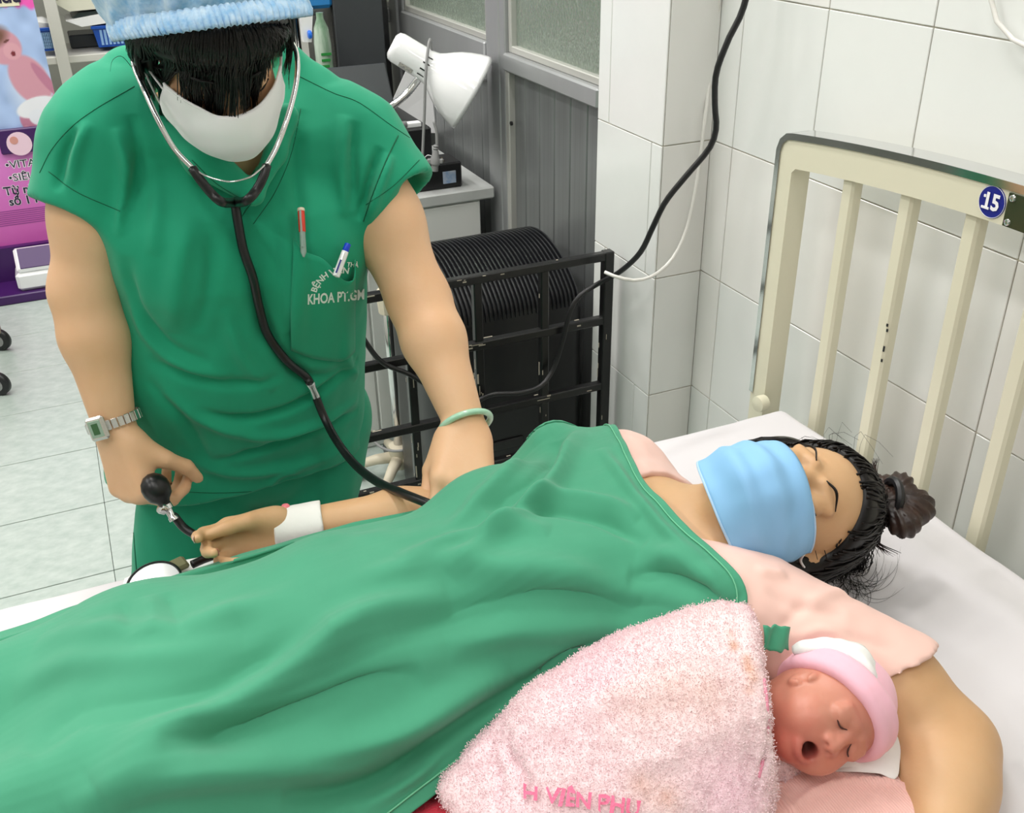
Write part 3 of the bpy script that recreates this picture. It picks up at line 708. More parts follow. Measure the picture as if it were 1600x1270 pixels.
# pink standee
sd = thing('standee', 'pink printed cardboard standee with sleeping baby picture and purple foot', 'standee', (-0.34, 4.05, 0))
bx0, bx1, bz0, bz1, by = -0.64, -0.036, 0.0, 1.25, 4.05
nx, nz = 200, 330
gx, gz = np.meshgrid(np.linspace(bx0, bx1, nx), np.linspace(bz0+0.01, bz1, nz)); Xp = gx.ravel(); Zp = gz.ravel()
pxy = proj(np.stack([Xp, np.full_like(Xp, by), Zp], 1)); U = pxy[:, 0]; Vv = pxy[:, 1]
Cc = np.tile(np.array([232, 92, 196.0]), (len(Xp), 1))
tt = np.clip((Zp-0.1)/0.5, 0, 1)[:, None]; Cc = np.array([208, 92, 178.0])*(1-tt)+np.array([226, 140, 214.0])*tt
tt = np.clip((Zp-0.75)/0.25, 0, 1)[:, None]; Cc = Cc*(1-tt)+np.array([246, 96, 190.0])*tt
def blob(cx, cz, rx, rz, rot, col, soft=0.12):
    global Cc
    c, s_ = math.cos(rot), math.sin(rot); dx, dz = Xp-cx, Zp-cz; a_, b_ = (dx*c+dz*s_)/rx, (-dx*s_+dz*c)/rz
    w = np.clip((1-np.sqrt(a_*a_+b_*b_))/soft, 0, 1)[:, None]; Cc = Cc*(1-w)+np.array(col, float)*w
nzv = noise(np.stack([Xp, Zp, Xp*0], 1), 26)[:, None]
w = np.clip(((1-np.sqrt(((Xp+0.16)/0.34)**2+((Zp-0.77)/0.235)**2))+0.02*np.sin(Xp*160))/0.05, 0, 1)[:, None]
Cc = Cc*(1-w)+(np.array([172, 196, 238.0])+nzv*16)*w
blob(-0.10, 0.70, 0.10, 0.14, 0.2, (206, 220, 246), 0.5)
SK, SK2 = (216, 156, 172), (196, 128, 154)
blob(-0.055, 0.62, 0.032, 0.05, 0.3, SK2); blob(-0.075, 0.575, 0.014, 0.03, -0.3, SK)
blob(-0.135, 0.62, 0.036, 0.05, -0.2, SK2); blob(-0.15, 0.565, 0.017, 0.032, 0.2, SK)
blob(-0.105, 0.75, 0.065, 0.095, 0.35, SK); blob(-0.055, 0.745, 0.017, 0.075, 0.5, SK2); blob(-0.035, 0.68, 0.014, 0.016, 0, SK)
blob(-0.105, 0.655, 0.075, 0.036, 0.25, (240, 240, 246)); blob(-0.11, 0.62, 0.03, 0.03, 0, (236, 238, 246))
blob(-0.165, 0.865, 0.062, 0.062, 0, SK); blob(-0.14, 0.85, 0.03, 0.03, 0, (224, 166, 178)); blob(-0.138, 0.842, 0.008, 0.009, 0, (120, 40, 50)); blob(-0.15, 0.885, 0.012, 0.004, 0.4, (110, 60, 60)); blob(-0.185, 0.9, 0.06, 0.04, 0.5, (120, 84, 70), 0.6)
me = mesh('printed_board', np.stack([Xp, np.full_like(Xp, by), Zp], 1), np.array([(j*nx+i, j*nx+i+1, (j+1)*nx+i+1, (j+1)*nx+i) for j in range(nz-1) for i in range(nx-1)]), mat('standee_print', (255, 255, 255), 0.4, attr='print'))
ca = me.color_attributes.new('print', 'FLOAT_COLOR', 'POINT'); L_ = np.array([lin(c) for c in np.clip(Cc, 0, 255)]) if False else None
q = np.clip(Cc, 0, 255)/255; q = np.where(q <= 0.04045, q/12.92, ((q+0.055)/1.055)**2.4)
ca.data.foreach_set('color', np.hstack([q, np.ones((len(q), 1))]).astype(np.float32).ravel())
bo = tag(link(bpy.data.objects.new('printed_board', me), sd))
MB().box((bx0, by+0.001, 0), (bx1, by+0.012, bz1)).build('backing_board', M['white_paper'], sd)
M['ink'] = mat('dark_ink', (38, 28, 58), 0.5); M['halo'] = mat('white_print', (250, 244, 250), 0.5); M['cream_print'] = mat('cream_print', (244, 236, 204), 0.5); M['purple'] = mat('purple_print', (64, 22, 92), 0.35); M['thinpurple'] = mat('purple_ink', (140, 60, 140), 0.5)
pp_ = plane_place
def standee_text(nm, s_, px, py, size, m, bold=0.0, al='LEFT', lift=0.0012, squash=1.0):
    o = at(px, py, y=by-lift)
    return text(nm, s_, m, bo, pp_(o, (squash, 0, 0), (0, 0, 1)), size, 0, al, bold)
for s_, px, py, sz in (('Từ nhà sản', 6, 300, 0.043), ('số 1 Nhật', 14, 316, 0.043)):
    standee_text('lettering', s_, px, py, sz, M['halo'], 0.0024, lift=0.0010); standee_text('lettering', s_, px, py, sz, M['ink'], 0.0011, lift=0.0016)
for s_, px, py, sz in (('•VITAMIN', 8, 259, 0.038), ('•SIÊU', 13, 279, 0.038)):
    standee_text('lettering', s_, px, py, sz, M['halo'], 0.0022, lift=0.0010, squash=1.1); standee_text('lettering', s_, px, py, sz, M['ink'], 0.0, lift=0.0016, squash=1.1)
tb = at(0, 4, y=by-0.003)
q = MB().box((tb[0]-0.2, by-0.004, tb[2]-0.014), (at(30, 4, y=by)[0], by-0.001, tb[2]+0.06), 0.001).build('title_plate', M['cream_print'], bo)
o_ = at(0, 2, y=by-0.0056)
text('lettering', 'rau đầu', M['ink'], q, pp_(o_+[0.066, 0, 0.012], (1, 0, 0), (0, 0, 1)), 0.056, 0, 'RIGHT', 0.002)
q = MB()
for i in range(8):
    z = at(8, 331, y=by)[2]-i*0.0075; q.box((-0.33, by-0.0012, z), (-0.11, by-0.0006, z+0.0022))
q.build('fine_print', M['thinpurple'], bo, kind='stuff')
def minipack(px0, py0, px1, py1, y):
    a_ = at(px0, py1, y=y); b_ = at(px1, py0, y=y); return a_, b_
a_, b_ = at(3, 242, y=4.035), at(60, 197, y=4.035)
pk = MB().box((a_[0], 4.03, a_[2]), (b_[0]+0.03, 4.049, b_[2]), 0.004).build('printed_pack', M['purple'], sd)
blobm = MB().lathe([(0.0001, 0.001), (0.042, 0.001), (0.042, 0)], ((a_[0]+b_[0])/2-0.005, 4.0295, (a_[2]+b_[2])/2-0.01), (0, -1, 0), 24)
blobm.build('round_picture', mat('pale_pink_print', (240, 206, 222), 0.5), pk)
MB().lathe([(0.0001, 0.001), (0.014, 0.001), (0.014, 0)], ((a_[0]+b_[0])/2-0.02, 4.0285, (a_[2]+b_[2])/2+0.004), (0, -1, 0), 16).build('baby_print', mat('baby_print', (214, 150, 140), 0.5), pk)
# purple foot and the white pack on it
ft = MB().box((-0.66, 3.86, 0.0), (-0.03, 4.06, 0.035), 0.004).build('foot', M['purple'], sd)
MB().box((-0.66, 4.02, 0.035), (-0.03, 4.049, 0.165), 0.0).build('foot_panel', M['purple'], sd)
wp = thing('white_case', 'white moulded case with purple lid sitting on the standee foot', 'case', (-0.25, 3.93, 0.035))
MB().box((-0.31, 3.88, 0.036), (-0.05, 4.0, 0.105), 0.012).build('case_body', M['white_gloss'], wp)
A = np.array([[1, 0, 0], [0, 0.72, 0.69], [0, -0.69, 0.72]])
MB().box((0, 0, 0), (0.24, 0.10, 0.02), 0.008, A, (-0.30, 3.895, 0.1)).build('case_lid', M['white_gloss'], wp)
MB().box((0.014, 0.008, 0.017), (0.225, 0.092, 0.0225), 0.002, A, (-0.30, 3.895, 0.1)).build('lid_panel', M['purple'], wp)
# ------------------------------------------------------------------ bed
M['cream'] = mat('cream_bed_paint', (224, 220, 196), 0.32, var=0.015, vscale=3, coat=0.2)
M['sheet'] = mat('white_sheet', (218, 215, 218), 0.85, weave=900, bump=0.06, bscale=25, sheen=0.2)
M['sticker_blue'] = mat('sticker_blue', (22, 32, 132), 0.4)
M['white_ink'] = mat('white_ink', (245, 245, 248), 0.5)
bed = thing('hospital_bed', 'cream painted hospital bed with arched headboard of upright bars and chrome top edge', 'bed', (0, 0.68, 0))
HX = 0.95; YC = 0.70
tp = [at(px, py, x=HX) for px, py in ((1226, 222), (1238, 211), (1262, 213.5), (1400, 242), (1485, 262), (1585, 287))]
yz = [(p[1], p[2]) for p in tp]
yo = at(1205, 330, x=HX)[1]
ys = [p[0] for p in yz]; zs = [p[1] for p in yz]
co_ = np.linalg.lstsq(np.array([[1, (y-YC)**2] for y in ys[2:]]), np.array(zs[2:]), rcond=None)[0]
za = lambda y: co_[0]+co_[1]*(y-YC)**2
RC = 0.03
half = [(yo, z) for z in np.linspace(0.30, za(yo-RC)-RC, 12)]+[(yo-RC+RC*math.cos(t), za(yo-RC)-RC+RC*math.sin(t)) for t in np.linspace(0, math.pi/2, 9)[1:-1]]+[(y, za(y)) for y in np.linspace(yo-RC, YC, 16)]
full = half+[(2*YC-a, b) for a, b in half[-2::-1]]
out = np.array(full)
def offs(P, d):
    P = np.asarray(P); T = np.gradient(P, axis=0); n = np.stack([T[:, 1], -T[:, 0]], 1); n /= np.linalg.norm(n, axis=1, keepdims=True)+1e-9
    return P+n*d
sgn = 1 if (offs(out, 0.01)[25]-out[25])@(np.array([YC, 0.5])-out[25]) > 0 else -1
RW, PW = 0.048, 0.036
inn_pts = []
mid = offs(out, 0)
def rail_pts(): return [i for i in range(4, len(out)-4)]
dep = 0.034
def extr(P, x0, x1):                                   # loop of (y, z) extruded along x
    n = len(P); V = [(x0, a, b) for a, b in P]+[(x1, a, b) for a, b in P]
    return V, [(i, (i+1) % n, n+(i+1) % n, n+i) for i in range(n)]
# the frame as one bent flat tube: outer line and an inner line
innr = []
for i, (a, b) in enumerate(out):
    if b < zs[0]-0.045: innr.append((a+(-PW if a > YC else PW), b))
    else: innr.append(None)
zt = lambda y: za(y)-RW
ly = np.linspace(yo-PW, 2*YC-yo+PW, 15)
outer2 = [tuple(p) for p in full]
inner2 = [(yo-PW, 0.30)]+[(y, zt(y)) for y in ly]+[(2*YC-yo+PW, 0.30)]
oP = np.array(outer2); so = np.r_[0, np.cumsum(np.linalg.norm(np.diff(oP, axis=0), axis=1))]; so /= so[-1]; s_ = np.linspace(0, 1, 160); mo = np.stack([np.interp(s_, so, oP[:, 0]), np.interp(s_, so, oP[:, 1])], 1)
iP = np.array(inner2); sl = np.r_[0, np.cumsum(np.linalg.norm(np.diff(iP, axis=0), axis=1))]; sl /= sl[-1]
mi = np.stack([np.interp(s_, sl, iP[:, 0]), np.interp(s_, sl, iP[:, 1])], 1)
# insert the true inner corners
V = []; F = []
for x in (HX, HX+dep):
    V += [(x, a, b) for a, b in mo]+[(x, a, b) for a, b in mi]
n = 160
for i in range(n-1):
    F += [(i, i+1, n+i+1, n+i), (2*n+i, 3*n+i, 3*n+i+1, 2*n+i+1), (i, 2*n+i, 2*n+i+1, i+1), (n+i, n+i+1, 3*n+i+1, 3*n+i)]
auto(obj('headboard_frame', V, F, M['cream'], bed), 30)
cap = [i for i in range(n) if mo[i, 1] > 0.62]
ou = offs(mo, -sgn*0.0025); ou2 = offs(mo, -sgn*0.0005)
V = []; F = []
for i in cap:
    a, b = ou[i]; c, d = ou2[i]; e, f = offs(mo, sgn*0.007)[i]
    V += [(HX-0.002, e, f), (HX-0.002, a, b), (HX+dep+0.002, a, b), (HX+dep+0.002, e, f)]
m = len(cap)
for i in range(m-1):
    for k in range(3): F.append((4*i+k, 4*i+k+1, 4*i+5+k, 4*i+4+k))
auto(obj('chrome_edge', V, F, M['chrome'], bed), 50)
bys = [at(px, py, x=HX)[1] for px, py in ((1320, 281), (1409, 300), (1513, 335))]
pitch = (bys[0]-bys[2])/2
k = 0; y = bys[0]
while y > 2*YC-yo+PW+0.03:
    MB().box((HX+0.006, y-0.0115, 0.35), (HX+0.026, y+0.0115, zt(y)+0.004), 0.0035).build('upright_bar', M['cream'], bed); y -= pitch
MB().box((HX+0.002, 2*YC-yo+0.03, 0.33), (HX+0.03, yo-0.03, 0.375), 0.004).build('lower_rail', M['cream'], bed)
for yy in (yo-PW/2, 2*YC-yo+PW/2):
    MB().box((HX, yy-PW/2, 0.03), (HX+dep, yy+PW/2, 0.31), 0.004).build('leg', M['cream'], bed)
    auto(MB().lathe([(0.03, -0.012), (0.035, -0.008), (0.035, 0.008), (0.03, 0.012)], (HX+0.017, yy, 0.035), (0, 1, 0), 20).build('caster', M['dark'], bed))
    MB().box((-1.04, yy-PW/2, 0.03), (-1.0, yy+PW/2, 0.8), 0.004).build('leg', M['cream'], bed)
MB().box((-1.035, 0.26, 0.76), (-1.005, 1.14, 0.8), 0.004).build('footboard_rail', M['cream'], bed)
for yy in (0.255, 1.045): MB().box((-1.0, yy, 0.46), (HX, yy+0.03, 0.52), 0.004).build('side_rail', M['cream'], bed)
MB().box((-0.99, 0.28, 0.5), (HX, 1.05, 0.53), 0.0).build('bed_base', M['cream'], bed)
hk = at(1189, 630, x=HX-0.012)
auto(MB().lathe([(0.004, -0.01), (0.013, -0.008), (0.014, 0), (0.013, 0.008), (0.006, 0.01)], hk, (1, 0.1, 0), 16).build('mattress_knob', M['cream'], bed))
# number sticker and the dark name plate with its screws
sc_ = at(1550, 315.5, x=HX-0.0006)
st = MB().lathe([(0.0001, 0.0008), (0.0188, 0.0008), (0.0192, 0)], sc_+[0.0004, 0, 0], (-1, 0, 0), 36).build('number_sticker', M['sticker_blue'], bed)
ring = MB(); Pc = [(sc_[0]-0.0006, sc_[1]+0.0183*math.cos(a), sc_[2]+0.0183*math.sin(a)) for a in np.linspace(0, 2*math.pi, 41)]
ring.tube(Pc, 0.0003, 5, cap=False).build('sticker_ring', M['white_ink'], st)
text('lettering', '15', M['white_ink'], st, plane_place(sc_-[0.0013, 0, 0.0005], (0, -0.92, 0), (0, 0, 1.0)), 0.026, 0, 'CENTER', 0.0009)
MB().box((sc_[0]-0.0018, sc_[1]+0.0015, sc_[2]-0.0095), (sc_[0]-0.0008, sc_[1]+0.0125, sc_[2]-0.0068)).box((sc_[0]-0.0018, sc_[1]+0.0085, sc_[2]+0.0035), (sc_[0]-0.0008, sc_[1]+0.0115, sc_[2]+0.0065)).build('lettering', M['white_ink'], st)
yp = at(1573, 330, x=HX)[1]
z_t = lambda y: zt(y)+RW-0.009
pl = [(yp, zt(yp)+0.001), (yp-0.18, zt(yp-0.18)+0.001), (yp-0.18, z_t(yp-0.18)), (yp-0.09, z_t(yp-0.09)), (yp, z_t(yp))]
V, F = extr(pl, HX-0.0025, HX); F = [f for f in F]+[tuple(range(5))]
npl = obj('name_plate', V, F, mat('dark_name_plate', (74, 76, 52), 0.25, metal=0.3, rgb2=(58, 70, 48), vscale=30), bed)
for yy in (yp-0.006, yp-0.174):
    for zz in (zt(yy)+0.006, z_t(yy)-0.005):
        auto(MB().lathe([(0.0001, 0.0022), (0.0018, 0.0022), (0.0036, 0.0016), (0.0042, 0)], (HX-0.0025, yy, zz), (-1, 0, 0), 16).build('plate_screw', M['chrome'], npl))
# worn spots on the third bar
wm = MB()
for px, py in ((1386, 508), (1389, 518), (1382, 548), (1388, 547), (1384, 567)):
    q = at(px, py, x=HX+0.0055); q[1] = np.clip(q[1], bys[1]-0.012, bys[1]+0.012); wm.box((q[0]-0.0004, q[1]-0.0012, q[2]-0.002), (q[0]+0.001, q[1]+0.0012, q[2]+0.002))
wm.build('paint_chip', M['screw'], bed, kind='stuff')

# mattress with its sheet
mt = MB().box((-0.975, 0.235, 0.532), (0.932, 1.085, 0.64), 0.02)
mattress = auto(mt.build('mattress', mat('mattress_cover', (205, 205, 205), 0.7), label='thick mattress under the white sheet on the bed base', cat='mattress'))
ZM = 0.65
def sheet_z(X, Yv):
    h = 0.040*np.exp(-(np.maximum(np.abs(X-0.745)-0.07, 0)/0.07)**2)*np.exp(-(np.maximum(np.abs(Yv-0.67)-0.20, 0)/0.09)**2)
    h = h*np.clip((0.945-X)/0.05, 0, 1)**0.5
    h -= 0.012*np.exp(-((X-0.70)/0.09)**2-((Yv-0.68)/0.09)**2)
    return ZM+h
nx, ny = 300, 150
xs = np.linspace(-0.985, 0.94, nx); vs = np.linspace(-0.13, 1.13, ny)
GX, GV = np.meshgrid(xs, vs)
y0m, y1m = 0.225, 1.096
GY = y0m+(y1m-y0m)*np.clip(GV, 0, 1); GZ = sheet_z(GX, GY)
drop = np.maximum(np.maximum(-GV, GV-1), 0)*(y1m-y0m)
r_ = 0.018
ed = np.minimum(np.clip(GV, 0, 1), 1-np.clip(GV, 0, 1))*(y1m-y0m)
GZ = GZ-np.where(ed < r_, r_-np.sqrt(np.maximum(r_**2-(r_-ed)**2, 0)), 0)-drop
ex = np.minimum(GX+0.985, 0.94-GX); GZ = GZ-np.where(ex < r_, r_-np.sqrt(np.maximum(r_**2-(r_-ex)**2, 0)), 0)
P = np.stack([GX.ravel(), GY.ravel(), GZ.ravel()], 1)
P[:, 2] += 0.0016*noise(P*np.array([1, 1, 0.0]), 16)+0.0012*noise(P*np.array([1.0, 2.6, 0.0]), 11, 3.3)
P[:, 1] += np.where(drop.ravel() > 0, 0.004*noise(P*np.array([1, 0, 0.4]), 14), 0)
Q = np.array([(j*nx+i, j*nx+i+1, (j+1)*nx+i+1, (j+1)*nx+i) for j in range(ny-1) for i in range(nx-1)])
Tb = bvh(P, Q); N_ = normals(P, Q); N_ = N_*np.sign(N_[:, 2:3]+1e-6)
P = folds(P, N_, Tb, [([(1010, 720), (1075, 690), (1150, 664)], 0.01, 0.004), ([(1040, 700), (1120, 668), (1190, 652)], 0.008, 0.003), ([(1330, 960), (1430, 900), (1500, 850)], 0.012, -0.004), ([(1380, 985), (1470, 935), (1560, 880)], 0.01, 0.004),
     ([(1440, 1060), (1520, 1020), (1600, 970)], 0.015, 0.003), ([(1556, 1192), (1580, 1196), (1640, 1204)], 0.004, 0.004), ([(1556, 1198), (1580, 1202), (1640, 1210)], 0.003, -0.004), ([(1250, 660), (1330, 715), (1400, 765), (1500, 840)], 0.008, 0.003)])
sheet = obj('bed_sheet', P, Q, M['sheet'], None, True, label='white cotton sheet stretched over the bed mattress', cat='sheet')
SHEET = bvh(P, Q)
# ------------------------------------------------------------------ people: shared shapes
M['skin'] = mat('skin_warm', (222, 175, 134), 0.5, rgb2=(229, 186, 148), vscale=9, bump=0.04, bscale=220, sss=0.12)
M['skin_pale'] = mat('skin_pale', (204, 160, 116), 0.5, rgb2=(212, 172, 130), vscale=9, bump=0.04, bscale=220, sss=0.12)
M['hair'] = mat('black_hair', (11, 9, 9), 0.36, rgb2=(20, 16, 15), vscale=40, spec=0.28)
M['hair_brown'] = mat('brown_hair', (62, 40, 30), 0.4, rgb2=(34, 26, 24), vscale=30)
def head(S, C, f, u, sc=1.0, k=0.012):
    f = unit(f); u = unit(u-(u@f)*f); s = np.cross(u, f)               # s: the person's own left side
    def L(a, b, c): return C+sc*(s*a+f*b+u*c)
    A = np.array([s, f, u])
    S.ell(L(0, -0.012, 0.025), sc*np.array([0.072, 0.091, 0.083]), A, k)
    S.ell(L(0, 0.028, -0.042), sc*np.array([0.057, 0.056, 0.068]), A, 0.03*sc)
    S.cone(L(0, 0.062, -0.096), L(0, 0.058, -0.09), 0.018*sc, 0.02*sc, 0.025*sc)
    for q in (-1, 1):
        S.ell(L(q*0.032, 0.058, -0.035), sc*np.array([0.026, 0.022, 0.024]), A, 0.02*sc)
        S.ell(L(q*0.031, 0.088, -0.001), sc*np.array([0.017, 0.012, 0.011]), A, 0.008*sc, '-')
        S.ell(L(q*0.031, 0.073, -0.001), sc*np.array([0.0145, 0.012, 0.0105]), A, 0.004*sc)
        S.cone(L(q*0.014, 0.083, 0.019), L(q*0.044, 0.07, 0.016), 0.007*sc, 0.006*sc, 0.012*sc)
        S.ell(L(q*0.0735, -0.008, -0.008), sc*np.array([0.009, 0.018, 0.031]), A, 0.006*sc)
        S.ell(L(q*0.08, -0.004, -0.006), sc*np.array([0.006, 0.010, 0.019]), A, 0.004*sc, '-')
    S.cone(L(0, 0.083, 0.006), L(0, 0.099, -0.032), 0.007*sc, 0.011*sc, 0.01*sc)
    for q in (-1, 1): S.ell(L(q*0.011, 0.09, -0.036), sc*np.array([0.008, 0.009, 0.007]), A, 0.006*sc)
    S.cone(L(-0.017, 0.079, -0.064), L(0.017, 0.079, -0.064), 0.006*sc, 0.006*sc, 0.006*sc)
    S.cone(L(-0.014, 0.078, -0.073), L(0.014, 0.078, -0.073), 0.007*sc, 0.007*sc, 0.004*sc)
    return L, (s, f, u)
def rotv(v, a, t): return v*math.cos(t)+np.cross(a, v)*math.sin(t)+a*(a@v)*(1-math.cos(t))
def hand(S, Wp, d, n, th, curls, sc=0.95, spread=0.05, thumb=((0.9, 0.5, 0.0), (0.9, 0.2, -0.25), (0.95, 0.0, -0.3)), k=0.007):
    """Wp wrist, d along the hand, n out of its back, th towards the thumb; curls: three joint angles a finger, index first"""
    d = unit(d); n = unit(n-(n@d)*d); t = unit(th-(th@d)*d-(th@n)*n); tips = []
    K = [(0.029, 0.086), (0.0095, 0.090), (-0.0105, 0.086), (-0.029, 0.077)]
    LN = [(0.042, 0.025, 0.020), (0.046, 0.029, 0.021), (0.043, 0.027, 0.020), (0.033, 0.020, 0.018)]
    R_ = [0.0088, 0.009, 0.0086, 0.0077]
    for (a, b), ln, r, cu, i in zip(K, LN, R_, curls, range(4)):
        kn = Wp+sc*(d*b+t*a)
        S.cone(Wp+sc*(d*0.012+t*a*0.62), kn, 0.0155*sc, 0.0112*sc, 0.014)
        S.cone(Wp+sc*(d*0.02+t*a*0.8-n*0.006), kn-n*0.004*sc, 0.013*sc, 0.0095*sc, 0.012)
        dd = rotv(d, n, -spread*(1.5-i)*1.0 if np.cross(d, n)@t > 0 else spread*(1.5-i)); P = [kn]; ang = 0
        side = np.cross(dd, n)
        for j in range(3):
            ang += cu[j]; v = dd*math.cos(ang)-n*math.sin(ang); P.append(P[-1]+v*ln[j]*sc)
        rr = [r*sc*1.05, r*sc, r*0.92*sc, r*0.8*sc]
        for j in range(3): S.cone(P[j], P[j+1], rr[j], rr[j+1], k if j == 0 else 0.003)
        tips.append((P, n))
    b0 = Wp+sc*(d*0.022+t*0.022-n*0.006); P = [b0]
    for (a, b, c), l in zip(thumb, (0.044, 0.032, 0.026)):
        v = unit(d*a+t*b+n*c); P.append(P[-1]+v*l*sc)
    S.cone(P[0], P[1], 0.0165*sc, 0.0125*sc, 0.014); S.cone(P[1], P[2], 0.0115*sc, 0.0105*sc, 0.004); S.cone(P[2], P[3], 0.0105*sc, 0.008*sc, 0.003)
    tips.append((P, n)); return tips
def nails(tips, m, parent, which=(0, 1, 2, 3), sc=0.95):
    for i in which:
        P, n = tips[i]; v = unit(P[3]-P[2]); s = unit(np.cross(v, n)); b = np.cross(s, v)
        q = MB(); c = P[3]-v*0.001+b*0.0058*sc; V = []
        for a in range(4):
            for e in range(4):
                x = (e/3-0.5)*0.0085; y = (a/3-0.5)*0.0105; V.append(c+s*x+v*y-b*(x*x*60+max(y, 0)**2*30))
        q.add(V, [(a*4+e, a*4+e+1, a*4+e+5, a*4+e+4) for a in range(3) for e in range(3)])
        q.build('fingernail', m, parent, True)
M['nail'] = mat('nail', (232, 186, 166), 0.3)
def face_mask(L, fr, m, name, parent, top=0.004, bot=-0.108, wid=78, bulge=0.012, pleats=0, edge=None, sc=1.0):
    nu, nv = 49, 33; V = []
    for j in range(nv):
        v = j/(nv-1)
        for i in range(nu):
            a = (i/(nu-1)*2-1); th = math.radians(wid)*a
            cu = top+(bot-top)*v
            cu = cu*(1-0.35*abs(a)**2)+(-0.035)*(0.35*abs(a)**2)
            mid = math.sin(math.pi*min(max(v*0.95+0.03, 0), 1))
            R1 = 0.064+0.007*mid; Rf = 0.062+bulge*mid*(1-a*a)+(0.017 if v < 0.3 else 0.017)*(1-a*a)-0.024*max(0, v-0.72)/0.28
            V.append(L(R1*math.sin(th)*1.12, 0.028+Rf*math.cos(th)+(0.003*math.sin(v*pleats*2*math.pi) if pleats else 0), cu-(0.006*math.cos(a*3.0) if v == 0 else 0)))
    V = np.array(V); F = np.array([(j*nu+i, j*nu+i+1, (j+1)*nu+i+1, (j+1)*nu+i) for j in range(nv-1) for i in range(nu-1)])
    V += normals(V, F)*0.0014*noise(V, 55)[:, None]
    o = obj(name, V, F, m, parent, True)
    sm = o.modifiers.new('thick', 'SOLIDIFY'); sm.thickness = 0.0016; sm.offset = 0
    rows = [0, nv-1]
    for j in rows:
        P = V[j*nu:(j+1)*nu]; P = spline(P, 60); MB().tube(P, 0.0016, 6).build('mask_hem', edge or m, o, True)
    return o, V.reshape(nv, nu, 3)
def strands(name, paths, r, m, parent, n=14, seg=5, flat=0.6, **kw):
    q = MB()
    for P in paths:
        P = spline(P, n); q.tube(P, np.linspace(1, 0.16, n)*r*random.uniform(0.7, 1.2), seg, flat=flat)
    return q.build(name, m, parent, True, **kw)

# ------------------------------------------------------------------ the mother
PF = unit(np.array([-0.16, -0.44, 0.88])); PU = np.array([0.95, -0.16, 0.06]); PC = at(1229, 796, y=0.69)
S1 = Solid((-0.95, 0.18, 0.60), (0.80, 1.13, 0.96), 0.0032)
HSC = 0.87
PL, PFR = head(S1, PC, PF, PU, HSC)
SHF, SHN = np.array([0.53, 0.895, 0.742]), np.array([0.515, 0.60, 0.752])
S1.cone(PL(0, -0.02, -0.06), np.array([0.50, 0.745, 0.752]), 0.05, 0.056, 0.03)
S1.ell((0.40, 0.775, 0.728), (0.18, 0.150, 0.078), None, 0.03)
S1.cone(SHF+[-0.03, -0.03, 0], SHN+[-0.03, 0.03, 0], 0.058, 0.058, 0.05)
S1.ell((0.335, 0.71, 0.775), (0.06, 0.055, 0.035), None, 0.04); S1.ell((0.335, 0.845, 0.775), (0.06, 0.055, 0.035), None, 0.04)
S1.ell((0.15, 0.775, 0.722), (0.16, 0.135, 0.078), None, 0.05); S1.ell((-0.02, 0.775, 0.715), (0.14, 0.15, 0.07), None, 0.05)
for q in (-1, 1):
    hp = np.array([-0.05, 0.765+q*0.08, 0.708]); kn = np.array([-0.45, 0.73+q*0.08, 0.705]); an = np.array([-0.82, 0.72+q*0.075, 0.685])
    S1.cone(hp, kn, 0.066, 0.05, 0.04); S1.cone(kn, an, 0.05, 0.033, 0.02); S1.cone(an, an+[-0.06, 0, 0.07], 0.03, 0.022, 0.02)
ELF = at(728, 797, y=0.988); WRF = at(462, 826, y=1.025)
S1.cone(SHF, ELF+[0.01, 0, 0.004], 0.048, 0.038, 0.03); S1.chain([ELF, ELF*0.6+WRF*0.4+[0, 0, 0.002], WRF], [0.037, 0.033, 0.0235], 0.02)
# her far hand, relaxed, palm up
hd = unit(at(372, 850, y=1.02)-WRF); hn = unit(np.array([0.1, 0.88, -0.42]))
HT = hand(S1, WRF+hd*0.006, hd, hn, np.array([0, 0.42, 0.88]), [(0.45, 0.65, 0.35), (0.7, 0.75, 0.4), (0.9, 0.85, 0.5), (1.05, 0.9, 0.5)], 0.83, 0.04, ((0.85, 0.22, -0.42), (0.98, -0.02, -0.2), (1.0, -0.08, -0.05)))
# the near arm, bent round the baby
SLV = at(1385, 1078, z=0.722); ELN = at(1477, 1168, z=0.695); WRN = at(1475, 1345, z=0.692)
S1.chain([SHN, SLV, ELN], [0.055, 0.047, 0.043], 0.03); S1.chain([ELN, ELN*0.65+WRN*0.35, WRN], [0.043, 0.041, 0.027], 0.02)
wd = unit(np.array([-0.75, -0.35, 0.0]))
HN_ = hand(S1, WRN, wd, np.array([0.2, -0.4, 0.9]), np.array([0.3, 0.9, 0.2]), [(0.3, 0.4, 0.3)]*4, 0.93)
S1.cone(at(1437, 1092, z=0.768), at(1424, 1150, z=0.745), 0.006, 0.006, 0.016, '-')
V, Q = S1.surf(); V = relax(V, Q, 2, 0.4); del S1
mother = obj('person', V, Q, M['skin_pale'], None, True, label='woman lying on the bed in pink top and blue mask, arm around the baby', cat='person')
MOTHER = bvh(V, Q); MV, MQ = V, Q
nails(HT, M['nail'], mother, (0, 1, 2))
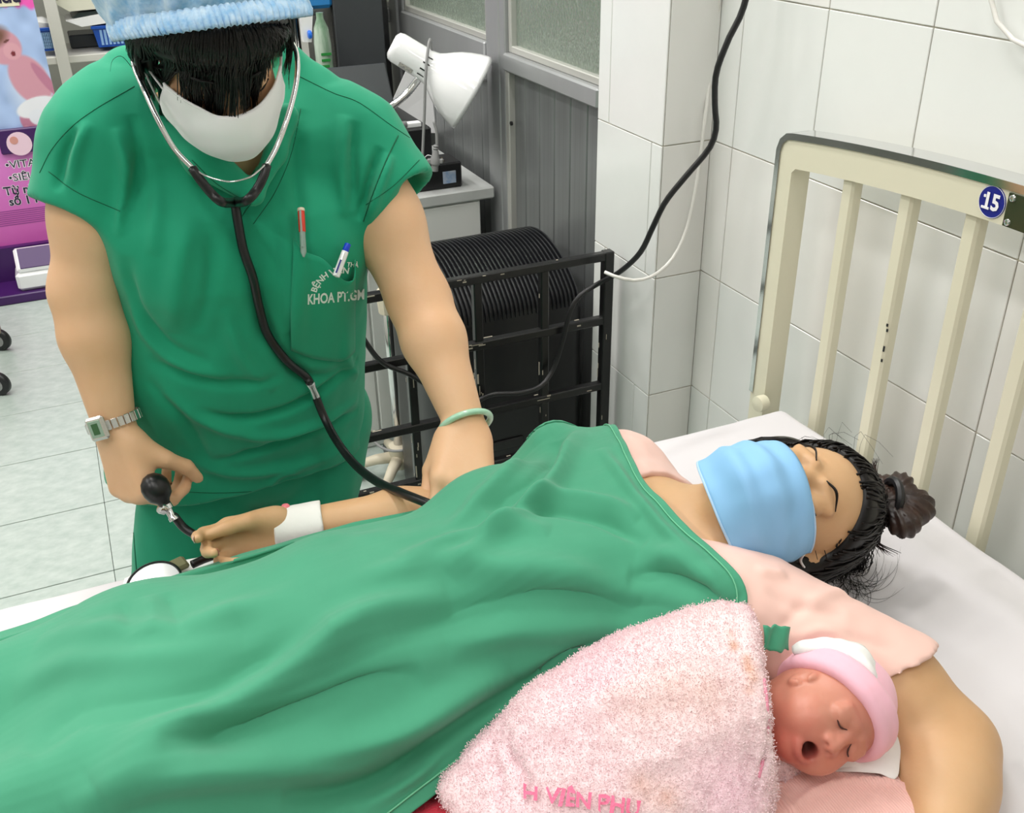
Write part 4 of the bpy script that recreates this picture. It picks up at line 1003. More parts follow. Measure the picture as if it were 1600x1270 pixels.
# pink top
M['pinktop'] = mat('pale_pink_cotton', (236, 196, 184), 0.8, weave=700, bump=0.05, sheen=0.2)
S2 = Solid((0.05, 0.30, 0.64), (0.66, 1.06, 0.92), 0.0032)
S2.ell((0.40, 0.775, 0.728), (0.19, 0.158, 0.086), None, 0.03)
S2.cone(SHF+[-0.03, -0.03, 0.002], SHN+[-0.03, 0.03, 0.004], 0.068, 0.068, 0.05)
S2.ell((0.335, 0.71, 0.782), (0.06, 0.055, 0.035), None, 0.04); S2.ell((0.335, 0.845, 0.782), (0.06, 0.055, 0.035), None, 0.04)
S2.ell((0.17, 0.775, 0.722), (0.16, 0.14, 0.084), None, 0.05)
sd_ = unit(SLV-SHN); S2.cone(SHN, SLV+sd_*0.02, 0.066, 0.062, 0.035)
fd_ = unit(ELF-SHF); S2.cone(SHF, SHF+fd_*0.05, 0.06, 0.056, 0.03)
SLC = at(1405, 1037, z=0.755); sn_ = unit(sd_*0.6-_up*0.9)
S2.half(SLC, sn_, 0, SLV-0.12, SLV+0.14)
S2.cone(SLV-sd_*0.06, SLV+sd_*0.06, 0.0535, 0.0545, 0.004, '-')
nk_ = np.array([0.50, 0.745, 0.76]); nd_ = unit(PL(0, 0.0, -0.06)-nk_)
S2.cone(nk_-nd_*0.01+[0, 0, 0.012], nk_+nd_*0.14+[0, 0, 0.03], 0.062, 0.08, 0.01, '-')
S2.ell((0.50, 0.73, 0.83), (0.07, 0.05, 0.05), None, 0.01, '-')
V, Q = S2.surf(); V = relax(V, Q, 3, 0.5); del S2
Nn = normals(V, Q); V = V+Nn*(0.0022*noise(V, 24)+0.0012*noise(V, 60, 9))[:, None]
Tb = bvh(V, Q)
V = folds(V, normals(V, Q), Tb, [([(1195, 920), (1250, 950), (1320, 960)], 0.007, -0.003), ([(1215, 990), (1245, 955), (1262, 935)], 0.006, -0.003), ([(1260, 945), (1310, 925), (1330, 940)], 0.007, 0.004), ([(1235, 1000), (1290, 985), (1340, 1010)], 0.006, 0.004),
     ([(1180, 890), (1230, 900), (1280, 905)], 0.007, 0.004), ([(1300, 990), (1350, 1000), (1400, 1020)], 0.006, -0.003), ([(990, 720), (1030, 750), (1060, 775)], 0.006, 0.004)])
top = obj('pink_top', V, Q, M['pinktop'], mother, True); PINK = bvh(V, Q)
a_ = SLV+sd_*0.0; u1, u2, _ = frame(sd_)
# blue mask with pleats and white ear loops
M['bluemask'] = mat('blue_mask', (140, 192, 234), 0.75, weave=1200, bump=0.05)
M['bluemask_in'] = mat('blue_mask_hem', (176, 208, 238), 0.75)
mo_, MG = face_mask(PL, PFR, M['bluemask'], 'face_mask', mother, -0.008, -0.118, 84, 0.018, 3.2, M['bluemask_in'])
for q, col in ((-1, 0), (1, 48)):
    for j in (1, 31):
        p = MG[j, col]; MB().tube(spline([p, PL(q*0.076, 0.02, -0.02 if j == 1 else -0.045), PL(q*0.083, -0.012, -0.002 if j == 1 else -0.02)], 12), 0.0014, 6).build('ear_loop', M['white_ink'], mo_, True)
# closed eyes and brows
for q in (-1, 1):
    MB().tube(spline([PL(q*0.017, 0.0825, -0.003), PL(q*0.026, 0.0855, -0.007), PL(q*0.036, 0.083, -0.007), PL(q*0.046, 0.073, -0.003)], 14), 0.0007, 6).build('eyelashes', M['hair'], mother, True)
    MB().tube(spline([PL(q*0.014, 0.0885, 0.02), PL(q*0.03, 0.0875, 0.0255), PL(q*0.047, 0.073, 0.021)], 14), np.r_[np.linspace(0.0012, 0.0018, 6), np.linspace(0.0018, 0.0006, 8)], 6, flat=0.6).build('eyebrow', M['hair'], mother, True)
# hair: a close shell and long strands, gathered to a knot above the crown
S3 = Solid(PC-0.22, PC+0.24, 0.003)
A = np.array(PFR); PS_, PF_, PU_ = PFR
S3.ell(PL(0, -0.02, 0.03), HSC*np.array([0.083, 0.101, 0.093]), A, 0.01)
def hline(X, Y_, Z): return ((X-PC[0])*PF_[0]+(Y_-PC[1])*PF_[1]+(Z-PC[2])*PF_[2])*0.72-((X-PC[0])*PU_[0]+(Y_-PC[1])*PU_[1]+(Z-PC[2])*PU_[2])*0.69-(-0.008)
S3.fn(hline, PC-0.22, PC+0.24, 0.006, '&')
S3.ell(PL(0.070, -0.03, -0.03), HSC*np.array([0.022, 0.045, 0.055]), A, 0.02); S3.ell(PL(-0.072, -0.03, -0.02), HSC*np.array([0.026, 0.045, 0.055]), A, 0.02); S3.ell(PL(-0.086, -0.045, 0.02), HSC*np.array([0.032, 0.04, 0.05]), A, 0.025); S3.ell(PL(-0.092, -0.06, 0.05), HSC*np.array([0.026, 0.032, 0.04]), A, 0.025)
V, Q = S3.surf(); V = relax(V, Q, 2, 0.5); del S3
hr = obj('hair', V, Q, M['hair'], mother, True); HAIRT = bvh(V, Q)
BUN = at(1384, 790, x=0.735)
rim = V[np.abs(hline(V[:, 0], V[:, 1], V[:, 2])) < 0.006]; rim = rim[((rim-PC)@PF_ > -0.05)]
rg = np.random.default_rng(2); paths = []
for i in range(420):
    r0 = rim[rg.integers(len(rim))]; P = [r0-PU_*0.004+PF_*0.003]
    for t in (0.12, 0.3, 0.5, 0.7, 0.85):
        p = r0*(1-t)+(BUN+rg.normal(0, 0.008, 3))*t; q_, n_, _, _ = HAIRT.find_nearest(Vector(p)); n_ = np.array(n_)
        n_ = n_ if n_@(np.array(q_)-PL(0, -0.02, 0.02)) > 0 else -n_; d_ = (p-np.array(q_))@n_
        P.append(np.array(q_)+n_*(0.0012+0.0016*rg.random()) if d_ < 0.003 else p)
    P.append(BUN+rg.normal(0, 0.006, 3)); paths.append(P)
strands('hair_strands', paths, 0.0016, M['hair'], hr, 16)['kind'] = 'stuff'
paths = []; rg = np.random.default_rng(5)
for i in range(220):                                    # the fall of hair on the near side, lying on the sheet
    t0 = rg.random(); r0 = PL(-0.078-0.008*rg.random(), 0.0-0.05*rg.random(), 0.06-0.09*t0)
    p1 = hit(SHEET, 1348-75*t0+rg.normal(0, 8), 880+rg.normal(0, 10)+12*t0, 0.012); p2 = hit(SHEET, 1345-55*t0+rg.normal(0, 7), 893+22*t0+abs(rg.normal(0, 6)), 0.004)
    paths.append([r0, (r0+p1)/2+[0, -0.004, 0.012], p1+[0, 0, 0.007], p2+[0, 0, 0.004]])
strands('hair_strands', paths, 0.0022, M['hair'], hr, 14)['kind'] = 'stuff'
paths = []
for i in range(9):                                      # along the far temple
    x_, y_ = 1225+rg.random()*150, 0; y_ = 697-20*math.sin((x_-1225)/170*3.0)+rg.normal(0, 5)+max(0, x_-1330)*0.45
    r0 = PL(0.078, -0.01+0.03*rg.random(), 0.0+0.06*rg.random()); p1 = at(x_, y_, y=0.765+0.01*rg.normal())
    paths.append([r0, p1, at(x_+45+rg.normal(0, 14), y_+12+rg.normal(0, 10)+max(0, x_-1290)*0.3, y=0.745)])
strands('hair_strands', paths, 0.0008, M['hair'], hr, 12)['kind'] = 'stuff'
paths = []
for i in range(46):                                     # fine loose hairs
    x0_, y0_ = 1330+rg.normal(0, 16), 905+rg.normal(0, 8); a = rg.random()*2-0.2; l = 30+60*rg.random()
    P = [hit(SHEET, x0_+l*t*math.cos(a+t*1.6*(1 if i % 2 else -1)), y0_+l*t*math.sin(a+t*1.6*(1 if i % 2 else -1)), 0.0015) for t in np.linspace(0, 1, 6)]; paths.append([p for p in P if p is not None])
strands('loose_hair', paths, 0.00035, M['hair'], hr, 16, 4, 1.0)['kind'] = 'stuff'
# bun with a black tie and brown ends
Sb = Solid(BUN-0.1, BUN+0.1, 0.003)
for i, (dx, dy, dz, r) in enumerate(((0, 0, 0, 0.027), (0.026, -0.012, -0.002, 0.027), (0.012, 0.024, 0.004, 0.021), (0.028, 0.012, 0.01, 0.02), (0.0, -0.028, -0.004, 0.021))): Sb.ell(BUN+np.array([dx, dy, dz]), (r*0.86, r*0.86, r*0.8), None, 0.005)
Vb, Qb = Sb.surf(); d_ = Vb-BUN; ang = np.arctan2(d_[:, 1], d_[:, 0]); Vb = Vb+normals(Vb, Qb)*(0.0016*np.sin(ang*26+d_[:, 2]*160)+0.002*noise(Vb, 60))[:, None]
bn = obj('hair_bun', Vb, Qb, M['hair_brown'], hr, True)
tie = BUN+np.array([0.004, -0.002, 0.012]); 
auto(MB().tube([tie+0.018*(math.cos(t)*np.array([0.3, 0.9, 0.1])+math.sin(t)*np.array([0.25, 0, 0.9])) for t in np.linspace(0, 2*math.pi, 33)], 0.005, 8, cap=False).build('hair_tie', M['black'], mother))
paths = []
for i in range(26):
    a = at(1412+rg.normal(0, 5), 795+rg.normal(0, 7), x=0.77); paths.append([BUN+[0.02, 0, 0.005], a, at(1444+rg.normal(0, 8), 784+rg.normal(0, 9), x=0.79)])
for i in range(14): paths.append([at(1369+rg.normal(0, 4), 765, x=0.755), at(1368+rg.normal(0, 3), 735, x=0.76), at(1368+rg.normal(0, 4), 713+rg.random()*8, x=0.765)])
for i in range(16): paths.append([at(1378+rg.normal(0, 4), 815, x=0.75), at(1368+rg.normal(0, 5), 845, x=0.735), at(1385+rg.normal(0, 9), 862+rg.random()*8, x=0.735)])
strands('bun_ends', paths, 0.0016, M['hair_brown'], hr, 12)['kind'] = 'stuff'
# wrist dressing with its cannula
M['tape'] = mat('white_tape', (240, 238, 234), 0.8, bump=0.1, bscale=120)
wq = at(470, 815, y=1.025); wa = unit(WRF-ELF); 
Sd = Solid(WRF-0.09, WRF+0.09, 0.0025)
Sd.chain([WRF-wa*0.045, WRF+wa*0.022, WRF+wa*0.035], [0.0325, 0.0285, 0.031], 0.004)
Sd.half(WRF-wa*0.032, -wa, 0); Sd.half(WRF+wa*0.026, wa, 0)
Vd, Qd = Sd.surf(); Vd = Vd+normals(Vd, Qd)*(0.0012*noise(Vd, 45))[:, None]
tp_ = obj('wrist_dressing', Vd, Qd, M['tape'], mother, True)
cn = at(447, 797, y=1.035)
auto(MB().lathe([(0.0045, 0), (0.0055, 0.002), (0.0055, 0.009), (0.004, 0.011), (0.0001, 0.011)], cn+[0, 0, -0.004], (0, 0.2, 1), 14).build('cannula_cap', M['pink'], tp_))
MB().tube([cn+[-0.02, 0, -0.006], cn+[0.02, 0, -0.006]], 0.003, 8).build('cannula', M['white_gloss'], tp_, True)

# ------------------------------------------------------------------ green surgical sheet, hung over her body
M['green'] = mat('surgical_green', (66, 151, 117), 0.85, var=0.06, vscale=6, weave=620, bump=0.08, sheen=0.15)
hx, hy = np.arange(-1.0, 0.70, 0.01), np.arange(0.40, 1.14, 0.01)
HXg, HYg = np.meshgrid(hx, hy, indexing='ij'); Hm = np.full(HXg.shape, 0.662)
for i in range(len(hx)):
    for j in range(len(hy)):
        for T_ in (MOTHER, PINK):
            p, _, _, _ = T_.ray_cast(Vector((hx[i], hy[j], 1.2)), Vector((0, 0, -1)))
            if p is not None and hx[i] < 0.60 and not (hx[i] < WRF[0]+0.06 and hy[j] > 0.945): Hm[i, j] = max(Hm[i, j], p[2])
def blur(A, r, it=2):
    for _ in range(it):
        for ax in (0, 1):
            B = np.pad(A, [(r, r) if a == ax else (0, 0) for a in (0, 1)], 'edge'); c = np.cumsum(np.insert(B, 0, 0, ax), ax)
            n_ = A.shape[ax]; A = (np.take(c, range(2*r+1, 2*r+1+n_), ax)-np.take(c, range(0, n_), ax))/(2*r+1)
    return A
cu_ = (SHF+ELF)/2                                        # the pressure cuff on her upper arm swells the sheet
Hm = np.maximum(Hm, np.where((HXg-0.465)**2/0.055**2+(HYg-0.955)**2/0.05**2 < 1, 0.70+0.10*np.sqrt(np.maximum(1-(HXg-0.465)**2/0.055**2-(HYg-0.955)**2/0.05**2, 0)), 0))
B = Hm.copy()
for _ in range(3): B = np.maximum(Hm, blur(B, 3, 1))
Hm = np.maximum(blur(B, 2, 1), Hm)+0.012; Hm = blur(Hm, 1, 2)
def Hs(x, y):
    a = np.clip((x-hx[0])/0.01, 0, len(hx)-1.001); b = np.clip((y-hy[0])/0.01, 0, len(hy)-1.001); i = a.astype(int); j = b.astype(int); a -= i; b -= j
    return Hm[i, j]*(1-a)*(1-b)+Hm[i+1, j]*a*(1-b)+Hm[i, j+1]*(1-a)*b+Hm[i+1, j+1]*a*b
far = [(-700, 1150, .97), (-300, 1060, .97), (0, 985, .97), (136, 944, .985), (264, 900, .98), (400, 856, .975), (494, 830, .978), (584, 812, .972), (647, 798, .965), (697, 783, .955), (741, 762, .95), (785, 728, .965), (822, 690, .97), (862, 659, .96), (902, 666, .955), (930, 680, .955)]
FA = np.array([at(a, b, y=c) for a, b, c in far])
near = [(-900, 2500, .665), (-200, 1820, .668), (200, 1560, .67), (420, 1415, .675), (640, 1270, .682), (720, 1210, .686), (800, 1145, .69), (890, 1075, .70), (960, 1045, .71), (1030, 1010, .73), (1100, 985, .755), (1150, 968, .775)]
def onh(px, py, z0=0.93):                                # where a sight line comes down on the covered body
    d = ray(px, py); t0 = (z0-CAM[2])/d[2]; t1 = (0.66-CAM[2])/d[2]; tt = np.linspace(t0, t1, 400); W_ = CAM+d*tt[:, None]
    b_ = W_[:, 2]-Hs(W_[:, 0], W_[:, 1]); i = np.argmax(b_ < 0) if (b_ < 0).any() else -1
    return W_[i]
NE = np.array([at(a, b, z=c) if b > 1300 else onh(a, b) for a, b, c in near])
edge = [(945, 690, .955), (1000, 735, .89), (1040, 785, .83), (1075, 822, .765), (1110, 852, .71), (1140, 880, .66), (1160, 905, .615), (1168, 930, .59), (1165, 965, .565)]
ED = np.array([at(a, b, y=c) if a < 1000 else onh(a, b) for a, b, c in edge])
nu, nv = 420, 230
fu = spline(FA, nu); nu_ = spline(NE, nu)
V = []
ev = spline(np.vstack([FA[-1:], ED]), nv); ev = ev[::1]
for j in range(nv):
    v = j/(nv-1); row = fu*(1-v)+nu_*v
    # slide the row so that it ends on the chest edge of the sheet
    e = ev[j]; s = np.linspace(0, 1, nu)[:, None]
    row = row+(e-row[-1])*s**6
    V.append(row)
V = np.array(V); Xg, Yg = V[:, :, 0], V[:, :, 1]; base = V[:, :, 2].copy()
Z = Hs(Xg, Yg)
vv = np.linspace(0, 1, nv)[:, None]; uu = np.linspace(0, 1, nu)[None]
def corr(P, sg):                                         # pull the sheet to what the hems were measured at
    global Z
    dz = np.array([p[2]-Hs(np.array([p[0]]), np.array([p[1]]))[0] for p in P]); num = 0; den = 1e-6
    for p, d in zip(P, dz):
        w = np.exp(-((Xg-p[0])**2+(Yg-p[1])**2)/sg**2); num = num+w*d; den = den+w
    w = np.clip(den, 0, 1); Z = Z+num/np.maximum(den, 1e-6)*w
corr(spline(FA, 60), 0.025)
V[:, :, 2] = Z; P = V.reshape(-1, 3)
Q = np.array([(j*nu+i, j*nu+i+1, (j+1)*nu+i+1, (j+1)*nu+i) for j in range(nv-1) for i in range(nu-1)])
Nn = normals(P, Q); Nn *= np.sign(Nn[:, 2:3]+1e-9)
P = P+Nn*(0.0035*noise(P*np.array([1, 1.7, 0]), 9)+0.0016*noise(P*np.array([1, 1.5, 0]), 26, 4))[:, None]
Tb = bvh(P, Q)
GF = [([(150, 1230), (250, 1150), (330, 1110), (420, 1060), (500, 1010), (600, 960), (700, 930)], 0.022, 0.016), ([(40, 1180), (120, 1120), (230, 1100), (330, 1085), (430, 1030), (520, 985)], 0.02, -0.014),
      ([(100, 1270), (220, 1210), (330, 1195), (480, 1180), (600, 1150), (700, 1100), (800, 1050)], 0.018, 0.015), ([(250, 1165), (360, 1150), (480, 1120), (560, 1085), (660, 1050)], 0.014, -0.010),
      ([(160, 1262), (260, 1225), (380, 1215), (520, 1205), (620, 1190)], 0.012, 0.008), ([(440, 1240), (520, 1235), (600, 1210), (680, 1165), (760, 1110), (860, 1060), (1000, 1000)], 0.012, -0.014),
      ([(560, 1270), (640, 1215), (700, 1160), (800, 1095), (900, 1045), (1020, 985)], 0.009, 0.009), ([(840, 670), (800, 730), (740, 790), (690, 840)], 0.012, 0.006), ([(905, 668), (890, 710), (850, 770), (800, 820), (700, 900)], 0.016, 0.012),
      ([(870, 690), (850, 740), (800, 780), (760, 800)], 0.012, -0.010), ([(800, 800), (880, 780), (950, 790), (1000, 810)], 0.014, 0.008), ([(790, 815), (860, 800), (940, 812), (1010, 850)], 0.01, -0.009),
      ([(1000, 860), (1060, 875), (1110, 905), (1140, 940)], 0.016, 0.008), ([(980, 900), (1040, 905), (1100, 940), (1130, 962)], 0.012, -0.009), ([(620, 880), (700, 850), (790, 830), (860, 830)], 0.014, 0.007),
      ([(500, 930), (600, 900), (700, 880), (800, 890), (900, 900), (1000, 940)], 0.02, 0.008), ([(600, 1000), (720, 960), (850, 950), (980, 960), (1080, 980)], 0.018, -0.008), ([(190, 940), (200, 965), (212, 1000)], 0.008, -0.0022), ([(262, 925), (275, 960), (290, 1000)], 0.008, -0.0025), ([(232, 930), (240, 960), (245, 1000)], 0.008, 0.002),
      ([(700, 1010), (800, 990), (900, 985), (1000, 970)], 0.014, 0.007), ([(940, 700), (980, 760), (1040, 830), (1100, 880)], 0.008, 0.006), ([(60, 1000), (160, 985), (260, 990), (360, 960), (470, 920)], 0.02, 0.007), ([(20, 1080), (120, 1040), (260, 1030), (380, 990)], 0.02, 0.006)]
P = folds(P, Nn, Tb, [(a, w*0.85, h*1.5) for a, w, h in GF])
up_ = P[:, 2].copy(); lift = np.zeros(len(P))
for i in range(len(P)):
    if P[i, 0] < 0.62 and not (P[i, 0] < WRF[0]+0.05 and P[i, 1] > 0.945):
        for T_ in (MOTHER, PINK):
            p, _, _, _ = T_.ray_cast(Vector((P[i, 0], P[i, 1], 1.0)), Vector((0, 0, -1)))
            if p is not None: lift[i] = max(lift[i], p[2]+0.0045-P[i, 2])
L2 = lift.reshape(nv, nu)*np.clip((np.linspace(0, 1, nv)[:, None]-0.004)/0.02, 0, 1)
L2 = np.maximum(L2, blur(np.maximum(L2, blur(L2, 4, 2)), 2, 2)); P[:, 2] += L2.ravel()
drape = obj('surgical_sheet', P, Q, M['green'], None, True, label='green surgical sheet spread over the body of the lying woman', cat='sheet')
sm = drape.modifiers.new('cloth', 'SOLIDIFY'); sm.thickness = 0.0018; sm.offset = 1
DRAPE = bvh(P, Q); G_ = P.reshape(nv, nu, 3)
MB().tube(spline(G_[-7, 60:400:6]+[0, 0, 0.0016], 160), 0.0009, 5).build('hem_stitch', mat('pale_green_thread', (110, 190, 150), 0.8), drape, True)
MB().tube(spline(G_[4:-2:6, -5]+[0, 0, 0.0016], 90), 0.0008, 5).build('hem_stitch', bpy.data.materials['pale_green_thread'], drape, True)
# the corner of it that shows again above the baby
q = []
for j in range(11):
    for i in range(11):
        p = at(1192+i*4.0, 978+j*3.9-(0.06*(i-5)**2), y=0.536-0.0012*j); q.append(p+np.array([0, -0.002*math.sin(i*0.9+j*0.3), 0.0012*math.sin(i*1.7)]))
fo = obj('sheet_corner', q, [(j*11+i, j*11+i+1, j*11+i+12, j*11+i+11) for j in range(10) for i in range(10)], M['green'], drape, True)
sm = fo.modifiers.new('cloth', 'SOLIDIFY'); sm.thickness = 0.0016
# ------------------------------------------------------------------ the newborn
M['babyskin'] = mat('newborn_skin', (208, 120, 100), 0.42, rgb2=(222, 148, 124), vscale=26, bump=0.06, bscale=160, sss=0.15)
M['capink'] = mat('pink_knit_cap', (246, 190, 206), 0.8, weave=900, bump=0.05, sheen=0.2)
BC = at(1293, 1110, z=0.752)
vc = unit(CAM-BC); rI = unit(_rt-(_rt@vc)*vc); dI = np.cross(vc, rI); dI = dI if dI@_up < 0 else -dI
bf = unit(vc*0.82+dI*0.50+rI*0.26)
bu = unit(rI*0.97-dI*0.2); bu = unit(bu-(bu@bf)*bf); bs = np.cross(bf, bu); bs = bs if bs@dI < 0 else -bs
BK = 0.93
def BL(u, s, f): return BC+BK*(bu*u+bs*s+bf*f)
BA = np.array([bu, bs, bf])
S4 = Solid(BC-[0.32, 0.13, 0.12], BC+[0.13, 0.24, 0.12], 0.0018)
S4.ell(BL(0.010, 0, -0.010), (0.050, 0.045, 0.052), BA, 0.01)
S4.ell(BL(-0.022, 0, 0.010), (0.038, 0.038, 0.038), BA, 0.015)
for q in (-1, 1):
    S4.ell(BL(-0.024, q*0.021, 0.028), (0.019, 0.017, 0.019), BA, 0.012)
    S4.ell(BL(0.004, q*0.017, 0.0475), (0.0075, 0.012, 0.007), BA, 0.004, '-')
    S4.ell(BL(0.003, q*0.0172, 0.0405), (0.0072, 0.012, 0.0085), BA, 0.003)
    S4.cone(BL(0.013, q*0.007, 0.046), BL(0.0125, q*0.024, 0.041), 0.0035, 0.0028, 0.008)
    S4.cone(BL(-0.014, q*0.0085, 0.0475), BL(-0.026, q*0.0125, 0.0455), 0.0022, 0.0024, 0.007)
S4.ell(BL(-0.0475, 0, 0.034), (0.0115, 0.0125, 0.0115), BA, 0.010)
S4.cone(BL(0.006, 0, 0.0445), BL(-0.013, 0, 0.054), 0.0038, 0.0062, 0.006)
for q in (-1, 1):
    S4.ell(BL(-0.0145, q*0.0068, 0.0515), (0.0048, 0.0048, 0.0052), BA, 0.003)
    S4.ell(BL(-0.0185, q*0.0045, 0.0555), (0.0022, 0.0024, 0.003), BA, 0.001, '-')
lip = [BL(-0.0275+0.0095*(-math.cos(t))*0.9-0.006, 0.0125*math.sin(t), 0.0482-0.005*abs(math.sin(t))**2-0.003*(1-math.cos(t))/2) for t in np.linspace(0, 2*math.pi, 25)]
S4.chain(lip, [0.0040]*25, 0.003)
S4.ell(BL(-0.0335, -0.001, 0.049), (0.0068, 0.0085, 0.016), BA, 0.002, '-')
ec = BL(-0.014, 0.0405, 0.006)
ering = [ec+BK*(bu*(0.011*math.sin(t))+bf*(0.008*math.cos(t)+0.0)+bs*(0.003+0.003*math.cos(t))) for t in np.linspace(0.4, 2*math.pi-0.7, 16)]
S4.ell(ec, (0.0115, 0.005, 0.009), BA, 0.003); S4.chain(ering, [0.0030]*16, 0.002)
S4.ell(ec+bs*0.006+bf*0.0015, (0.006, 0.0035, 0.0045), BA, 0.002, '-')
tn = unit(np.array([0.86, -0.46, 0.04])); tv = unit(np.array([0.46, 0.86, 0.0]))
NB = BC-tn*0.066+[0, 0, -0.022]
BT = np.array([tn, tv, np.cross(tn, tv)])
S4.cone(BL(-0.03, 0, -0.012), NB, 0.03, 0.034, 0.015)
S4.ell(NB-tn*0.06, (0.07, 0.05, 0.045), BT, 0.02); S4.ell(NB-tn*0.13, (0.055, 0.042, 0.038), BT, 0.03)
for q in (-1, 1):
    S4.cone(NB-tn*0.03+tv*q*0.03, NB-tn*0.08+tv*q*0.034, 0.02, 0.016, 0.01); S4.cone(NB-tn*0.08+tv*q*0.034, NB-tn*0.05+tv*q*0.025+[0, 0, 0.035], 0.015, 0.012, 0.006)
    S4.cone(NB-tn*0.12+tv*q*0.02, NB-tn*0.15+tv*q*0.02-[0, 0, 0.005], 0.024, 0.02, 0.01); S4.cone(NB-tn*0.15+tv*q*0.02-[0, 0, 0.005], NB-tn*0.165+tv*q*0.02-[0, 0, 0.02], 0.019, 0.014, 0.008)
V, Q = S4.surf(); V = relax(V, Q, 1, 0.4); del S4
baby = obj('person', V, Q, M['babyskin'], None, True, label='newborn baby in pink cap, wrapped in a pink towel, mouth open', cat='person')
# redder nose, chin and cheek, as newborn skin is
d_ = lambda p, r: np.exp(-(np.linalg.norm(V-p, axis=1)/r)**2)[:, None]
col = np.array(lin((208, 142, 120)))+0*V
nzb = noise(V, 90)[:, None]*0.5+noise(V, 220, 5)[:, None]*0.3
w = np.clip(0.75*d_(BL(-0.05, -0.004, 0.035), 0.018)+0.35*d_(BL(-0.03, 0.02, 0.04), 0.016)+0.3*d_(BL(-0.012, -0.01, 0.05), 0.02)+0.5*d_(BL(-0.055, 0.012, 0.01), 0.025)+0.16*nzb, 0, 1)
col = col*(1-w)+np.array(lin((206, 86, 76)))*w
w = np.clip(1.1*sum(np.exp(-(np.linalg.norm(V-p, axis=1)/0.0042)**2) for p in lip[::2]), 0, 0.75)[:, None]; col = col*(1-w)+np.array(lin((198, 96, 88)))*w
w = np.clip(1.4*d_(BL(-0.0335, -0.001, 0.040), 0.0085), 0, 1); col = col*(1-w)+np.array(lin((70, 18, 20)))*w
w = 0.45*d_(BL(0.03, 0, 0.04), 0.03); col = col*(1-w)+np.array(lin((178, 108, 92)))*w
ca = baby.data.color_attributes.new('skin', 'FLOAT_COLOR', 'POINT'); ca.data.foreach_set('color', np.hstack([col, np.ones((len(V), 1))]).astype(np.float32).ravel())
bm_ = mat('newborn_skin_mottled', (210, 130, 108), 0.42, bump=0.06, bscale=160, sss=0.12, attr='skin'); baby.data.materials[0] = bm_
BABY = bvh(V, Q)
for q in (-1, 1):
    MB().tube(spline([BL(0.0035+0.001, q*0.0075, 0.0478), BL(-0.0005, q*0.0125, 0.0492), BL(-0.0012, q*0.0185, 0.0478), BL(0.002, q*0.0265, 0.0425)], 14), [0.0005]*3+[0.0008]*8+[0.0004]*3, 6).build('eyelid_line', mat('dark_lash', (74, 40, 36), 0.6), baby, True)
# cap: a hood round the skull and its thick folded band
S5 = Solid(BC-0.11, BC+0.11, 0.002)
S5.ell(BL(0.011, 0, -0.012), (0.053, 0.048, 0.055), BA, 0)
S5.fn(lambda X, Y_, Z: -(((X-BC[0])*bu[0]+(Y_-BC[1])*bu[1]+(Z-BC[2])*bu[2])*0.80-((X-BC[0])*bf[0]+(Y_-BC[1])*bf[1]+(Z-BC[2])*bf[2])*0.60-0.004), BC-0.11, BC+0.11, 0.004, '&')
bandP = []
for t in np.linspace(0, 2*math.pi, 41)[:-1]:
    c_, s_ = math.cos(t), math.sin(t)                     # ring where the band sits, tilted back over the forehead
    p = BC+bu*(0.004/0.8)*0.8+(bu*0.6+bf*0.8)*(0.0500*c_)+bs*(0.0465*s_)-bf*0.0025; bandP.append(p)
S5.chain(bandP+[bandP[0]], [0.0065]*41, 0.004)
S5.chain([p+(bu*0.8-bf*0.6)*0.011 for p in bandP+[bandP[0]]], [0.0065]*41, 0.005)
V, Q = S5.surf(); V = relax(V, Q, 3, 0.5); V = V+normals(V, Q)*(0.0008*noise(V, 60))[:, None]; del S5
obj('cap', V, Q, M['capink'], baby, True)

# ------------------------------------------------------------------ pink terry towel round the baby
M['terry'] = mat('pink_terry', (246, 210, 217), 0.95, bump=0.5, bscale=420, sheen=0.5, attr='tint')
M['terry_fold'] = mat('deep_pink_piping', (244, 160, 184), 0.9, bump=0.3, bscale=300)
tA = at(1182, 1112, z=0.735)-tn*0.03
tC = at(880, 1165, z=0.71); tD = at(790, 1195, z=0.692); tB = tA*0.5+tC*0.5
TAx = np.array([tn, tv, np.cross(tn, tv)])
S6 = Solid((-0.02, 0.30, 0.64), (0.58, 0.70, 0.88), 0.0028)
S6.ell(tA+tv*0.012+[0, 0, 0.004], (0.075, 0.088, 0.086), TAx, 0.03); S6.ell(tB+tA*0.25-tB*0.25+[0, -0.01, -0.004], (0.10, 0.094, 0.078), TAx, 0.03); S6.cone(tB, tC, 0.074, 0.055, 0.05); S6.cone(tC, tD, 0.050, 0.030, 0.03)
S6.cone(tA-tv*0.085-tn*0.02-[0, 0, 0.04], tD-tv*0.08-[0, 0, 0.01], 0.036, 0.03, 0.06); S6.ell(tB-tv*0.06-[0, 0, 0.02], (0.12, 0.07, 0.055), TAx, 0.04)
S6.cone(tD, at(738, 1220, z=0.685), 0.026, 0.018, 0.02); S6.cone(tD+[0, -0.05, -0.005], tD+[-0.03, -0.10, -0.01], 0.03, 0.022, 0.02)
S6.cone(at(800, 1140, z=0.705), at(785, 1165, z=0.71), 0.012, 0.014, 0.012)
S6.fn(lambda X, Y_, Z: (X-tA[0])*tn[0]+(Y_-tA[1])*tn[1]+(Z-tA[2])*tn[2]-0.03, (-0.02, 0.3, 0.64), (0.58, 0.70, 0.88), 0.014, '&')
e0 = [tA+tn*(0.026-0.012*math.cos(t))+tv*(0.092*math.sin(t)+0.008)+[0, 0, 0.080*math.cos(t)] for t in np.linspace(-1.75, 1.75, 20)]
S6.chain(e0, [0.0085]*20, 0.006)
S6.chain([p-tn*0.017 for p in e0], [0.0085]*20, 0.006)
